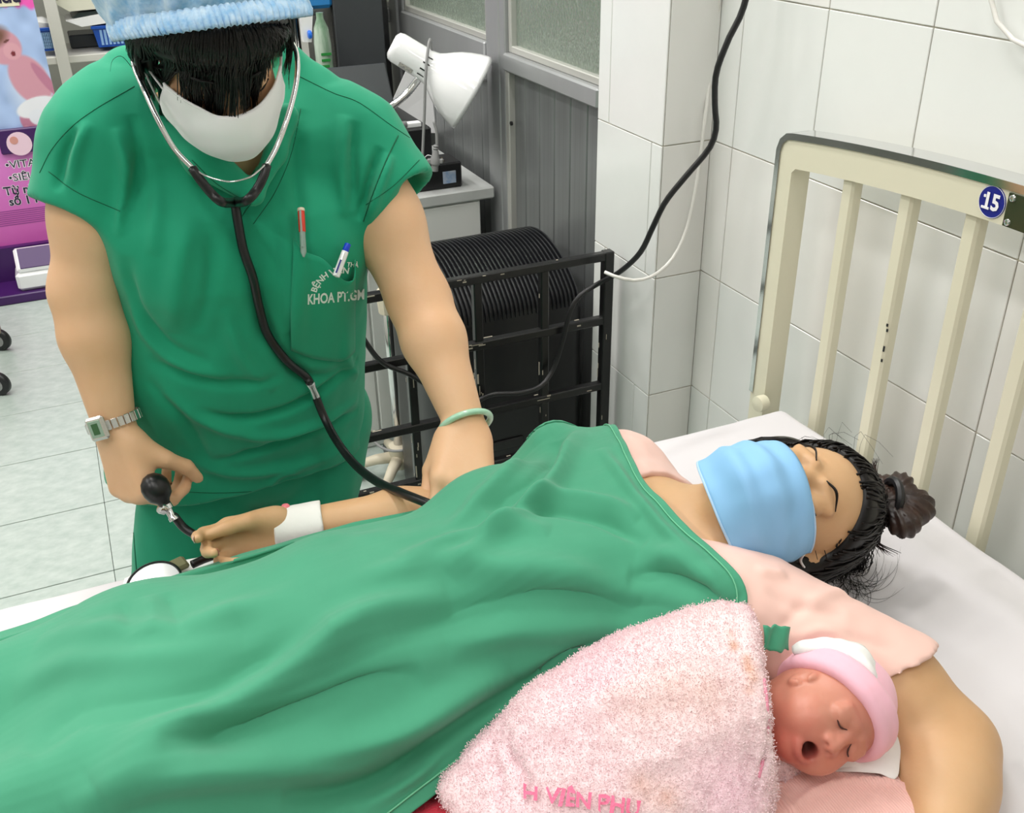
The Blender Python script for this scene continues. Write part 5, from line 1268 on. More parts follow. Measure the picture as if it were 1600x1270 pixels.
for px_, py_, z_, r_s in ((772, 1188, 0.706, 0.024), (742, 1228, 0.692, 0.026), (792, 1236, 0.702, 0.028), (765, 1262, 0.69, 0.026), (786, 1160, 0.708, 0.017)): S6.ell(at(px_, py_, z=z_), (r_s*1.25, r_s, r_s*0.8), None, 0.005)
S6.ell(at(1218, 1186, z=0.708), (0.02, 0.018, 0.022), None, 0.006); S6.ell(at(1212, 1160, z=0.722), (0.014, 0.016, 0.02), None, 0.006)
V, Q = S6.surf(); V = relax(V, Q, 3, 0.5); del S6
Tb = bvh(V, Q)
def lay(T, pts, off=0.0):
    P = [p for p in (hit(T, *p, off) for p in pts) if p is not None]; return P if len(P) > 1 else None
V = folds(V, normals(V, Q), Tb, [([(1198, 1060), (1203, 1120), (1196, 1190), (1180, 1250)], 0.003, -0.006), ([(800, 1140), (790, 1170), (812, 1210), (815, 1260)], 0.006, -0.008), ([(770, 1180), (780, 1220), (770, 1265)], 0.006, -0.006), ([(830, 1130), (930, 1100), (1050, 1060)], 0.012, 0.004), ([(950, 1200), (1050, 1170), (1150, 1120)], 0.012, 0.003), ([(1140, 990), (1150, 1060), (1140, 1130)], 0.006, -0.002)])
V = V+normals(V, Q)*(0.0014*noise(V, 60)+0.001*noise(V, 170, 3))[:, None]
tw = obj('towel', V, Q, M['terry'], None, True, label='pink terry towel wrapped round the newborn, embroidered with hospital lettering', cat='towel'); TOWEL = bvh(V, Q)
P = lay(TOWEL, ((1194, 1060), (1199, 1100), (1200, 1140), (1193, 1185), (1186, 1215)), -0.0004)
if P: MB().tube(spline(P, 40), 0.0016, 6).build('pink_edge', M['terry_fold'], tw, True)
# terry pile: short loops standing on the cloth
N_ = normals(V, Q); rg = np.random.default_rng(11); fa = V[Q].mean(1); fn_ = np.array(N_[Q].mean(1))
keep = np.where(((fa-CAM)*fn_).sum(1) < 0.35*np.linalg.norm(fa-CAM, axis=1))[0]
pick = rg.choice(keep, 110000); b = fa[pick]+rg.normal(0, 0.0014, (110000, 3)); n_ = fn_[pick]+rg.normal(0, 0.32, (110000, 3)); n_ /= np.linalg.norm(n_, axis=1, keepdims=True)
sd2 = np.cross(n_, rg.normal(0, 1, (110000, 3))); sd2 /= np.linalg.norm(sd2, axis=1, keepdims=True)
h_ = rg.uniform(0.0007, 0.0017, (110000, 1)); w_ = 0.0004
PV = np.stack([b-sd2*w_, b+sd2*w_, b+n_*h_*0.6+sd2*w_*1.2, b+n_*h_*0.6-sd2*w_*1.2, b+n_*h_+sd2*h_*0.25], 1).reshape(-1, 3); o_ = np.arange(110000)[:, None]*5
PF_ = np.vstack([o_+[0, 1, 2], o_+[0, 2, 3], o_+[3, 2, 4]])
pile = obj('terry_pile', PV, PF_, M['terry'], tw, False, kind='stuff')
# old tan stains in the terry, following the cloth
ST = [(p, r, a) for pts, r, a in ((((1166, 1030), (1172, 1045), (1176, 1060), (1171, 1078)), 0.005, 0.55), (((1141, 990), (1146, 1004), (1147, 1012)), 0.004, 0.5), (((1000, 1225), (1030, 1240), (1045, 1250)), 0.010, 0.22), (((1040, 1060), (1080, 1080), (1120, 1090)), 0.022, 0.09), (((960, 1090), (1000, 1095)), 0.02, 0.08)) for p in (lay(TOWEL, pts) or [])]
def tint(Vv):
    w = np.clip(sum(a*np.exp(-(np.linalg.norm(Vv-p, axis=1)/r)**2) for p, r, a in ST)*(1+0.6*noise(Vv, 120)), 0, 0.8)[:, None]; n_ = np.clip(0.5+0.5*noise(Vv, 16), 0, 1)[:, None]
    c_ = np.array(lin((250, 216, 226)))*(1-n_)+np.array(lin((251, 228, 228)))*n_; return c_*(1-w)+np.array(lin((222, 164, 128)))*w
for o_, vv_ in ((tw, V), (pile, PV)):
    ca = o_.data.color_attributes.new('tint', 'FLOAT_COLOR', 'POINT'); cc_ = tint(vv_); ca.data.foreach_set('color', np.hstack([cc_, np.ones((len(cc_), 1))]).astype(np.float32).ravel())
    o_.data.materials[0] = M['terry']
M['embroid'] = mat('pink_embroidery', (240, 120, 156), 0.7, bump=0.3, bscale=500)
def px_place(T, ox, oy, ux, uy, off):                      # lettering laid on a surface where the photograph shows it
    def f(A):
        r = []
        for p in A:
            h_ = hit(T, ox+p[0]*ux[0]+p[1]*uy[0], oy+p[0]*ux[1]+p[1]*uy[1], off+p[2]); r.append(h_ if h_ is not None else r[-1] if r else np.zeros(3))
        return np.array(r)
    return f
text('lettering', 'ỆNH VIÊN PHỤ', M['embroid'], tw, px_place(TOWEL, 800, 1230, (0.985, 0.15), (0.10, -1.0), 0.0042), 33, 0, 'LEFT', 0.35, 4)
text('lettering', 'H VIÊN PHU', M['embroid'], tw, px_place(TOWEL, 822, 1240, (0.985, 0.13), (0.10, -1.0), 0.0048), 34, 0, 'LEFT', 0.9, 4)
bpy.data.objects.remove([c for c in tw.children if c.name.startswith('lettering')][0])
# ------------------------------------------------------------------ gauze, cushion and red blanket round them
M['gauze'] = mat('white_gauze', (240, 240, 238), 0.85, bump=0.25, bscale=90)
def cloth(name, pts, m, n=28, amp=0.003, sc=40, thick=0.0012, **kw):   # four-sided piece: rows of (px, py, z) points
    G = np.array([[at(a, b, z=c) for a, b, c in r] for r in pts]); rows = np.array([spline(r, n) for r in G]); G2 = np.array([spline(rows[:, i], n) for i in range(n)]).transpose(1, 0, 2)
    P = G2.reshape(-1, 3); Q = np.array([(j*n+i, j*n+i+1, (j+1)*n+i+1, (j+1)*n+i) for j in range(n-1) for i in range(n-1)])
    N = normals(P, Q); P = P+N*(amp*noise(P, sc)+amp*0.5*noise(P, sc*2.6, 7))[:, None]
    o = obj(name, P, Q, m, None, True, **kw); sm = o.modifiers.new('cloth', 'SOLIDIFY'); sm.thickness = thick; return o
cloth('gauze_cloth', [[(1238, 1010, 0.789), (1262, 1000, 0.799), (1310, 1000, 0.804), (1345, 1010, 0.799), (1362, 1035, 0.789)], [(1240, 1022, 0.786), (1280, 1018, 0.799), (1330, 1025, 0.804), (1362, 1050, 0.799), (1380, 1080, 0.779)], [(1260, 1045, 0.754), (1300, 1045, 0.769), (1350, 1060, 0.769), (1375, 1090, 0.764), (1392, 1115, 0.754)], [(1290, 1080, 0.724), (1320, 1080, 0.724), (1350, 1090, 0.724), (1370, 1110, 0.724), (1388, 1130, 0.729)]],
      M['gauze'], amp=0.0028, label='crumpled white gauze tucked behind the pink cap of the newborn', cat='cloth')
cloth('gauze_cloth', [[(1275, 1198, .702), (1310, 1190, .712), (1350, 1170, .72), (1380, 1150, .725), (1395, 1128, .728)], [(1300, 1202, .702), (1335, 1196, .712), (1370, 1180, .718), (1398, 1158, .722), (1412, 1134, .724)], [(1275, 1206, .700), (1330, 1206, .708), (1372, 1208, .712), (1402, 1214, .712), (1408, 1150, .72)]],
      M['gauze'], amp=0.002, label='folded white gauze square lying under the cheek of the newborn', cat='cloth')
M['rib'] = M['rib']
M['pinkrib'] = mat('pink_ribbed_knit', (250, 200, 192), 0.85, sheen=0.2)
nt = M['pinkrib'].node_tree; wv = nt.nodes.new('ShaderNodeTexWave'); wv.inputs['Scale'].default_value = 140; wv.inputs['Distortion'].default_value = 1.5
tc = nt.nodes.new('ShaderNodeTexCoord'); bp = nt.nodes.new('ShaderNodeBump'); bp.inputs['Strength'].default_value = 0.35; bp.inputs['Distance'].default_value = 0.002
nt.links.new(tc.outputs['Object'], wv.inputs['Vector']); nt.links.new(wv.outputs['Fac'], bp.inputs['Height']); nt.links.new(bp.outputs['Normal'], nt.nodes['Principled BSDF'].inputs['Normal'])
pc_ = at(1325, 1260, z=0.66)
S7 = Solid(pc_-[0.2, 0.2, 0.03], pc_+[0.2, 0.2, 0.12], 0.003)
S7.ell(pc_+[-0.005, 0.0, 0.0], (0.108, 0.10, 0.046), None, 0.01); S7.ell(pc_+[0.03, -0.06, 0.0], (0.08, 0.07, 0.05), None, 0.02); S7.cone(pc_+[-0.07, 0.03, 0.0], pc_+[-0.12, -0.03, 0.0], 0.03, 0.03, 0.02)
V, Q = S7.surf(); V = relax(V, Q, 4, 0.5); T7 = bvh(V, Q)
V = folds(V, normals(V, Q), T7, [([(1230, 1268), (1270, 1235), (1330, 1218), (1400, 1222), (1450, 1250)], 0.0022, 0.004), ([(1215, 1240), (1235, 1262), (1250, 1275)], 0.003, 0.004)])
obj('cushion', V, Q, M['pinkrib'], None, True, label='pink ribbed knit cushion below the head of the newborn', cat='cushion')
M['red'] = mat('red_fleece', (206, 34, 60), 0.95, bump=0.4, bscale=380, sheen=0.3)
rc_ = at(690, 1262, z=0.655); rd_ = at(1170, 1290, z=0.655)
S8 = Solid(np.minimum(rc_, rd_)-[0.14, 0.22, 0.02], np.maximum(rc_, rd_)+[0.05, 0.10, 0.05], 0.003)
S8.ell(rc_+[0.0, -0.045, 0.0], (0.10, 0.085, 0.022), None, 0.01); S8.cone(rc_+[0.05, -0.06, 0.0], rd_+[0.0, -0.01, 0], 0.022, 0.018, 0.02); S8.cone(rc_+[-0.06, -0.07, 0], rc_+[0.05, -0.01, 0.002], 0.02, 0.022, 0.02)
V, Q = S8.surf(); V = relax(V, Q, 3, 0.5); V = V+normals(V, Q)*(0.0016*noise(V, 30))[:, None]
obj('red_blanket', V, Q, M['red'], None, True, label='red fleece blanket showing between the green sheet and the towel', cat='blanket')
# ------------------------------------------------------------------ the nurse, bent over the bed
NC = at(328, 46, y=1.195)
NF = unit(np.array([0.05, -0.74, -0.67])); NU = np.array([-0.02, -0.66, 0.74])
S9 = Solid((-0.17, 0.93, 0.0), (0.56, 1.62, 1.36), 0.0034)
NL, NFR = head(S9, NC, NF, NU, 0.96)
nb = np.array([NC[0]+0.012, 1.315, 1.085])
S9.cone(NL(0, -0.03, -0.07), nb, 0.052, 0.06, 0.03)
SL, SR = at(162, 214, y=1.315), at(546, 222, y=1.315)
EL, ER = at(133, 455, y=1.29), at(655, 470, y=1.195)
WL, WR = at(180, 668, y=1.235), at(727, 664, y=1.055)
S9.cone(SL+[0.03, 0, 0.0], SR-[0.03, 0, 0], 0.050, 0.050, 0.03)
CH = np.array([nb[0]+0.02, 1.335, 0.97]); PV_ = np.array([nb[0]+0.0, 1.40, 0.66])
S9.ell(CH, (0.125, 0.088, 0.15), None, 0.05); S9.ell((CH+PV_)/2, (0.13, 0.10, 0.16), None, 0.05); S9.ell(PV_, (0.135, 0.082, 0.11), None, 0.04)
for E_, S__, W__ in ((EL, SL, WL), (ER, SR, WR)):
    S9.chain([S__, S__*0.5+E_*0.5, E_], [0.052, 0.048, 0.0405], 0.03)
    S9.chain([E_, E_*0.68+W__*0.32, W__], [0.0405, 0.0405, 0.0262], 0.02)
LX = (at(258, 850, y=1.39), at(452, 850, y=1.39))
for q, lx in zip((-1, 1), LX):
    hp = np.array([PV_[0]+q*0.075, 1.408, 0.62]); kn = np.array([lx[0], 1.39, 0.36]); an = np.array([lx[0]+q*0.01, 1.45, 0.075])
    S9.cone(hp, kn, 0.070, 0.050, 0.02); S9.cone(kn, an, 0.05, 0.034, 0.02); S9.cone(an, an+[0, -0.13, -0.045], 0.032, 0.026, 0.02)
# hand on the bulb: fist seen from its back
GB = at(238, 762, y=1.205)                                # grip centre
hdl = unit(at(203, 752, y=1.205)-WL); hnl = unit(np.array([-0.80, -0.58, 0.15]))
TL = hand(S9, WL+hdl*0.004, hdl, hnl, np.array([0.55, -0.83, 0.1]), [(1.0, 0.95, 0.5), (1.1, 1.0, 0.6), (1.15, 1.0, 0.6), (1.2, 1.0, 0.6)], 0.98, 0.02, ((0.62, 0.45, -0.5), (0.55, 0.12, -0.8), (0.75, -0.1, -0.6)))
# hand pressing on the patient's arm
hdr = unit(at(722, 752, y=0.978)-WR); hnr = unit(np.array([-0.12, -0.60, 0.78]))
TR = hand(S9, WR+hdr*0.004, hdr, hnr, np.array([-0.95, 0.0, 0.0]), [(0.45, 0.45, 0.25), (0.50, 0.5, 0.3), (0.55, 0.5, 0.3), (0.62, 0.55, 0.35)], 0.98, 0.07, ((0.85, 0.38, -0.3), (0.95, 0.05, -0.35), (0.95, 0.0, -0.3)))
V, Q = S9.surf(); V = relax(V, Q, 2, 0.4); del S9
nurse = obj('person', V, Q, M['skin'], None, True, label='nurse in green scrubs, blue cap and white mask bending over the bed', cat='person')
NURSE = bvh(V, Q)
nails(TL, M['nail'], nurse, (4,)); nails(TR, M['nail'], nurse, (0, 1))

# ---- tunic
M['scrub'] = mat('scrub_green', (14, 150, 112), 0.85, var=0.05, vscale=7, weave=680, bump=0.07, sheen=0.12)
M['thread'] = mat('dark_green_thread', (8, 92, 62), 0.9)
SEC = []                                                  # z, centre x, centre y, half width, half depth
for z, pl, pr, cy, ry in ((1.135, 205, 515, 1.325, 0.050), (1.09, 165, 562, 1.325, 0.085), (1.03, 158, 572, 1.325, 0.115), (0.95, 168, 566, 1.33, 0.128), (0.86, 172, 562, 1.345, 0.130), (0.76, 168, 562, 1.37, 0.128), (0.66, 166, 561, 1.39, 0.125), (0.50, 160, 565, 1.40, 0.125)):
    def px_at(px):                                        # x where the silhouette column px meets depth cy at height z
        lo_, hi_ = -1000.0, 2000.0
        for _ in range(50):
            m_ = (lo_+hi_)/2
            if at(px, m_, y=cy)[2] > z: lo_ = m_
            else: hi_ = m_
        return at(px, m_, y=cy)[0]
    a_, b_ = px_at(pl), px_at(pr); SEC.append((z, (a_+b_)/2, cy, (b_-a_)/2, ry))
SEC = np.array(SEC[::-1])
def torso(X, Y_, Z):
    zz = np.broadcast_to(Z, (1, 1, Z.shape[2])).ravel(); g = [np.interp(zz, SEC[:, 0], SEC[:, i])[None, None, :] for i in range(1, 5)]
    k0 = (np.abs((X-g[0])/g[2])**2.5+np.abs((Y_-g[1])/g[3])**2.5)**0.4
    return np.maximum((k0-1)*np.minimum(g[2], g[3])*0.9, Z-1.105)
T0 = Solid((-0.16, 1.10, 0.50), (0.55, 1.60, 1.275), 0.0036)
eL, eR = at(124, 338, y=1.30), at(624, 314, y=1.262)
dL, dR = unit(eL-SL), unit(eR-SR)
nL = unit(np.cross(at(185, 360, y=1.30)-at(62, 312, y=1.30), _fw)); nL = nL if nL@dL > 0 else -nL
nR = unit(np.cross(at(575, 352, y=1.27)-at(672, 272, y=1.27), _fw)); nR = nR if nR@dR > 0 else -nR
T0.cone(SL, eL+dL*0.03, 0.066, 0.060, 0.0); T0.cone(SR, eR+dR*0.03, 0.066, 0.058, 0.0)
T0.half(at(124, 337, y=1.30), nL, 0, eL-0.12, eL+[0.10, 0.12, 0.12]); T0.half(at(624, 313, y=1.27), nR, 0, eR-[0.10, 0.12, 0.12], eR+0.12)
for e_, d_ in ((eL, dL), (eR, dR)): T0.cone(e_-d_*0.07, e_+d_*0.06, 0.0475, 0.053, 0.004, '-')
T0.fn(torso, (-0.16, 1.10, 0.50), (0.55, 1.60, 1.22), 0.045)
T0.cone(SL+[0.035, 0, 0.005], SR+[-0.035, 0, 0.005], 0.068, 0.068, 0.03)
T0.cone(at(445, 112, y=1.34), SR, 0.034, 0.06, 0.03); T0.cone(at(205, 118, y=1.34), SL, 0.034, 0.06, 0.03)
for q in (0, 1): T0.ell(at((290, 465)[q], 400, y=1.25), (0.07, 0.05, 0.07), None, 0.05)
T0.ell(at(365, 560, y=1.30), (0.13, 0.06, 0.13), None, 0.06)
T0.cone(at(540, 285, y=1.30), at(556, 338, y=1.30), 0.05, 0.040, 0.02); T0.cone(at(205, 285, y=1.31), at(200, 340, y=1.31), 0.05, 0.04, 0.02)
T0.ell(at(571, 303, y=1.264), (0.04, 0.045, 0.055), None, 0.03)
hemz = at(345, 781, y=1.27)[2]
T0.half((0, 0, hemz), (0, 0, -1), 0)
T0.fn(lambda X, Y_, Z: torso(X, Y_, Z)+0.006, (-0.16, 1.10, 0.50), (0.55, 1.60, hemz+0.04), 0, '-')
vb = at(397, 302, y=1.19); vl = at(352, 225, y=1.22); vr = at(446, 160, y=1.22)   # the V of the neck
def vneck(X, Y_, Z):
    nl_ = unit(np.cross(vl-vb, [0, 1, 0])); nr_ = unit(np.cross([0, 1, 0], vr-vb))
    a_ = (X-vb[0])*nl_[0]+(Z-vb[2])*nl_[2]; b_ = (X-vb[0])*nr_[0]+(Z-vb[2])*nr_[2]
    if nl_@(np.array([vb[0], 0, vb[2]+0.1])-[vb[0], 0, vb[2]]) > 0: a_ = -a_
    if nr_@np.array([0, 0, 0.1]) > 0: b_ = -b_
    return np.maximum(np.maximum(np.maximum(a_, b_), Y_-1.345), np.abs(X-nb[0]-0.005)-0.078)
T0.fn(vneck, (-0.16, 1.10, 0.9), (0.55, 1.36, 1.20), 0.004, '-')
T0.cone(nb-[0, 0, 0.05], NL(0, -0.04, -0.05)+[0, 0, 0.06], 0.062, 0.075, 0.006, '-')
T0.chain([at(286, 205, y=1.255), at(318, 248, y=1.225), at(394, 304, y=1.198)], [0.020, 0.022, 0.012], 0.012); T0.chain([at(448, 180, y=1.25), at(430, 240, y=1.225), at(398, 304, y=1.198)], [0.016, 0.013, 0.011], 0.012)
V, Q = T0.surf(); V = relax(V, Q, 3, 0.5); del T0
N_ = normals(V, Q); V = V+N_*(0.0034*noise(V*np.array([1.3, 1, 0.7]), 14)+0.0016*noise(V*np.array([1.4, 1, 0.8]), 34, 6))[:, None]
T1 = bvh(V, Q)
NFOLD = [([(300, 640), (380, 655), (450, 640), (520, 600), (560, 560)], 0.009, -0.008), ([(250, 610), (330, 660), (420, 680), (500, 660), (560, 620)], 0.012, 0.007), ([(330, 720), (420, 700), (500, 670), (560, 640)], 0.009, -0.007), ([(270, 700), (350, 735), (450, 730), (555, 690)], 0.012, 0.006), ([(230, 560), (300, 590), (380, 600), (440, 590)], 0.010, -0.006), ([(230, 590), (290, 660), (330, 730)], 0.01, -0.005),
         ([(200, 400), (215, 480), (260, 540), (330, 570)], 0.012, -0.007), ([(195, 440), (230, 520), (290, 570), (360, 590)], 0.012, 0.006), ([(180, 200), (195, 260), (190, 330), (186, 370)], 0.008, 0.008), ([(205, 180), (218, 260), (200, 330)], 0.008, -0.007), ([(120, 200), (98, 250), (88, 300)], 0.007, -0.006), ([(140, 190), (120, 240), (112, 290)], 0.008, 0.006),
         ([(595, 230), (575, 290), (560, 345)], 0.008, -0.009), ([(610, 240), (590, 300), (572, 350)], 0.008, 0.007), ([(540, 180), (533, 260), (537, 340)], 0.01, 0.006), ([(555, 190), (552, 260), (552, 330)], 0.008, -0.007), ([(470, 170), (464, 240), (466, 310), (470, 380)], 0.012, -0.006), ([(440, 330), (455, 420), (460, 520)], 0.014, 0.006), ([(300, 330), (280, 420), (270, 520)], 0.016, 0.006), ([(330, 350), (330, 430), (310, 520)], 0.012, -0.005),
         ([(390, 420), (420, 520), (480, 590), (555, 560)], 0.012, -0.006), ([(520, 500), (540, 560), (558, 590)], 0.01, 0.006), ([(240, 250), (245, 330), (240, 400)], 0.012, 0.005), ([(350, 480), (380, 560), (430, 610)], 0.012, 0.005), ([(190, 650), (220, 690), (230, 740)], 0.012, -0.005), ([(420, 760), (440, 740), (470, 735)], 0.006, 0.004), ([(180, 745), (250, 765), (330, 772), (430, 766), (555, 745)], 0.004, -0.002)]
V = folds(V, normals(V, Q), T1, [(a, w*0.8, h*1.45) for a, w, h in NFOLD])
tunic = obj('tunic', V, Q, M['scrub'], nurse, True); TUNIC = bvh(V, Q)
def seam(pts, r=0.0005, off=0.0002, m=None, nm='seam', T=None, par=None):
    P = [hit(T or TUNIC, *p, off) for p in spline(np.array(pts, float), 50)]; P = [p for p in P if p is not None]
    if len(P) > 3: return MB().tube(P, r, 5).build(nm, m or M['thread'], par or tunic, True)
seam([(210, 135), (150, 170), (110, 200), (80, 235), (62, 270)]); seam([(465, 118), (520, 145), (560, 160), (610, 195), (640, 215)])
seam([(76, 268), (120, 300), (188, 330)]); seam([(572, 320), (615, 290), (655, 250)])
seam([(300, 250), (340, 288), (392, 318)]); seam([(470, 170), (455, 240), (430, 300), (396, 350)]); seam([(392, 318), (380, 335), (374, 345)])
seam([(176, 742), (250, 762), (330, 770), (430, 764), (556, 742)])
seam([(622, 212), (604, 250), (584, 300), (568, 346)], 0.0009)  # dark line laid along the armpit fold to stand for its shade
# pocket
rows = []
for j, row in enumerate(([(457, 372), (462, 390), (480, 394), (500, 402), (518, 420), (532, 434), (545, 430), (552, 405)], [(456, 420), (466, 425), (482, 428), (500, 434), (518, 446), (532, 454), (544, 450), (552, 440)], [(455, 480), (466, 482), (482, 484), (500, 486), (516, 488), (530, 488), (542, 484), (552, 478)], [(454, 545), (466, 550), (482, 556), (500, 560), (516, 562), (530, 562), (542, 558), (552, 548)])):
    o_ = (0.010, 0.006, 0.0045, 0.0025)[j]
    r = []
    for i, p in enumerate(row):
        h_ = hit(TUNIC, *p, (0.002 if i in (0, len(row)-1) else o_)); r.append(h_ if h_ is not None else r[-1])
    rows.append(spline(r, 26))
rows = np.array(rows); G2 = np.array([spline(rows[:, i], 20) for i in range(26)]).transpose(1, 0, 2)
PQ = np.array([(j*26+i, j*26+i+1, (j+1)*26+i+1, (j+1)*26+i) for j in range(19) for i in range(25)])
pk_ = obj('pocket', G2.reshape(-1, 3), PQ, M['scrub'], tunic, True); sm = pk_.modifiers.new('cloth', 'SOLIDIFY'); sm.thickness = 0.0014; POCK = bvh(G2.reshape(-1, 3), PQ)
MB().tube(G2[2]+_fw*-0.0008, 0.0005, 5).build('seam', M['thread'], pk_, True)
def both(px, py, off):
    return hit(POCK, px, py, off) if hit(POCK, px, py) is not None else hit(TUNIC, px, py, off)
class _Two:
    def ray_cast(s, a, b):
        r = POCK.ray_cast(a, b)
        return r if r[0] is not None else TUNIC.ray_cast(a, b)
TWO = _Two()
def arc_place(cx, cy, r, a0, off):
    def f(A):
        out_ = []
        for p in A:
            a = a0-p[0]/r; rr = r+p[1]; h_ = hit(TWO, cx-rr*math.cos(a), cy-rr*math.sin(a), off); out_.append(h_ if h_ is not None else out_[-1])
        return np.array(out_)
    return f
def arc2(cx, cy, r, a0, off):                              # along a clockwise arc, letters standing outward
    def f(A):
        out_ = []
        for p in A:
            a = a0+p[0]/r; rr = r+p[1]; h_ = hit(TWO, cx-rr*math.cos(a), cy-rr*math.sin(a), off); out_.append(h_ if h_ is not None else (out_[-1] if out_ else np.zeros(3)))
        return np.array(out_)
    return f
M['white_print'] = mat('white_garment_print', (232, 240, 234), 0.8)
text('lettering', 'BỆNH VIỆN', M['white_print'], pk_, arc2(534, 468, 46, 0.28, 0.0016), 13.5, 0, 'LEFT', 0.35, 3)
text('lettering', 'KHOA PT.GM', M['white_print'], pk_, px_place(TWO, 479, 468, (0.78, -0.07), (0.02, -1.15), 0.0016), 19, 0, 'LEFT', 0.55, 3)
text('lettering', 'THÀ', M['white_print'], pk_, px_place(TWO, 541, 413, (0.8, 0.05), (0.15, -0.9), 0.0016), 11, 0, 'LEFT', 0.2, 3)

# ---- trousers
T2 = Solid((-0.16, 1.24, 0.03), (0.46, 1.56, 0.76), 0.005)
T2.ell((PV_[0], 1.40, 0.63), (0.152, 0.112, 0.115), None, 0.01)
for q, lx in zip((-1, 1), LX):
    hp = np.array([PV_[0]+q*0.078, 1.40, 0.64]); kn = np.array([lx[0]-0.004*q, 1.385, 0.36]); an = np.array([lx[0]+q*0.008, 1.44, 0.06])
    T2.cone(hp, kn, 0.098, 0.080, 0.01); T2.cone(kn, an, 0.080, 0.070, 0.02)
T2.half((0, 0, 0.055), (0, 0, -1), 0)
V, Q = T2.surf(); V = relax(V, Q, 2, 0.5); del T2
V = V+normals(V, Q)*(0.004*noise(V*np.array([1, 1, 0.35]), 16)+0.0015*noise(V*np.array([1, 1, 0.5]), 38, 2))[:, None]
tr_ = obj('trousers', V, Q, M['scrub'], nurse, True); TT = bvh(V, Q)
MB().tube([p for p in (hit(TT, 206+0.25*(y-790)*0.3, y, 0.0005) for y in range(790, 900, 6)) if p is not None] or [[0, 1.4, 0.4], [0, 1.4, 0.45]], 0.0008, 5).build('seam', M['thread'], tr_, True)
for q, lx in zip((-1, 1), LX):
    sh_ = MB().box((lx[0]+q*0.01-0.042, 1.27, 0.0), (lx[0]+q*0.01+0.042, 1.51, 0.03), 0.012); sh_.build('clog_sole', M['white_gloss'], nurse)

# ---- white mask, hair, cap
M['whitemask'] = mat('white_mask', (248, 247, 248), 0.8, weave=1300, bump=0.04)
nm_, NG = face_mask(NL, NFR, M['whitemask'], 'face_mask', nurse, -0.010, -0.110, 66, 0.022, 0)
for q, col in ((-1, 0), (1, 48)):
    for j in (2, 30):
        p = NG[j, col]; MB().tube(spline([p, NL(q*0.078, 0.02, -0.02 if j == 2 else -0.045), NL(q*0.083, -0.012, -0.002 if j == 2 else -0.02)], 12), 0.0013, 6).build('ear_loop', M['white_ink'], nm_, True)
for q in (-1, 1):
    MB().tube(spline([NL(q*0.017, 0.0835, -0.004), NL(q*0.026, 0.0865, -0.008), NL(q*0.036, 0.084, -0.008), NL(q*0.046, 0.074, -0.004)], 14), 0.0009, 6).build('eyelashes', M['hair'], nurse, True)
    MB().tube(spline([NL(q*0.014, 0.0885, 0.02), NL(q*0.03, 0.0875, 0.0255), NL(q*0.047, 0.073, 0.021)], 14), 0.0016, 6, flat=0.6).build('eyebrow', M['hair'], nurse, True)
S10 = Solid(NC-0.2, NC+0.2, 0.0034); A = np.array(NFR)
S10.ell(NL(0, -0.012, 0.028), (0.083, 0.103, 0.094), A, 0.01)
sN, fN, uN = NFR
S10.fn(lambda X, Y_, Z: ((X-NC[0])*fN[0]+(Y_-NC[1])*fN[1]+(Z-NC[2])*fN[2])*0.45-((X-NC[0])*uN[0]+(Y_-NC[1])*uN[1]+(Z-NC[2])*uN[2])*0.89-(0.0), NC-0.2, NC+0.2, 0.008, '&')
for q in (-1, 1): S10.ell(NL(q*0.074, -0.012, -0.006), (0.014, 0.042, 0.05), A, 0.015)
V, Q = S10.surf(); V = relax(V, Q, 2, 0.5); V = V+normals(V, Q)*(0.0012*noise(V, 80))[:, None]; del S10
nh = obj('hair', V, Q, M['hair'], nurse, True); NH = bvh(V, Q)
rg = np.random.default_rng(4); paths = []
tipx = np.array([215, 232, 250, 275, 300, 330, 355, 375, 395, 410, 425, 440]); tipy = np.array([135, 160, 175, 182, 188, 194, 184, 186, 168, 122, 92, 84])
CL = [(205+i*9.4+rg.normal(0, 3), rg.normal(0, 9)) for i in range(27)]
for i in range(760):
    t = rg.random(); x0_ = 204+t*246; root = hit(NH, x0_, 44-4*math.sin(t*3.14)+rg.normal(0, 3), 0.002)
    k_ = int(np.clip(t*27+rg.normal(0, 0.8), 0, 26)); cx_, dy_ = CL[k_]
    xe = np.clip(325+(cx_-325)*0.97+rg.normal(0, 2.6), 210, 446); ye = np.interp(xe, tipx, tipy)+dy_-abs(rg.normal(0, 7))
    tp = hit(NURSE, xe, ye, 0.004+0.005*rg.random())
    tp = tp if tp is not None else hit(NH, xe, ye, 0.003)
    if root is None or tp is None: continue
    P = [root]
    for t_ in (0.12, 0.25, 0.38, 0.52, 0.66, 0.8):
        best = root*(1-t_)+tp*t_; o_ = 0.0025+0.003*rg.random()
        for T_ in (NURSE, NH):
            q_, n_, _, d_ = T_.find_nearest(Vector(best)); n_ = np.array(n_); cen = NL(0, -0.01, 0.01); n_ = n_ if n_@(np.array(q_)-cen) > 0 else -n_
            if (best-np.array(q_))@n_ < o_ and d_ < 0.03: best = np.array(q_)+n_*o_
        P.append(best)
    P.append(tp); paths.append(P)
strands('fringe', paths, 0.0016, M['hair'], nh, 16, 5, 0.7)['kind'] = 'stuff'
paths = []
for i in range(60):
    q = -1 if i % 2 else 1; r0 = NL(q*0.08, -0.005+0.03*rg.random(), 0.05+0.02*rg.random()); paths.append([r0, NL(q*(0.085+0.004*rg.random()), 0.01+0.02*rg.random(), 0.0), NL(q*(0.08+0.004*rg.random()), 0.02+0.025*rg.random(), -0.035-0.035*rg.random())])
strands('side_hair', paths, 0.0024, M['hair'], nh, 12)['kind'] = 'stuff'
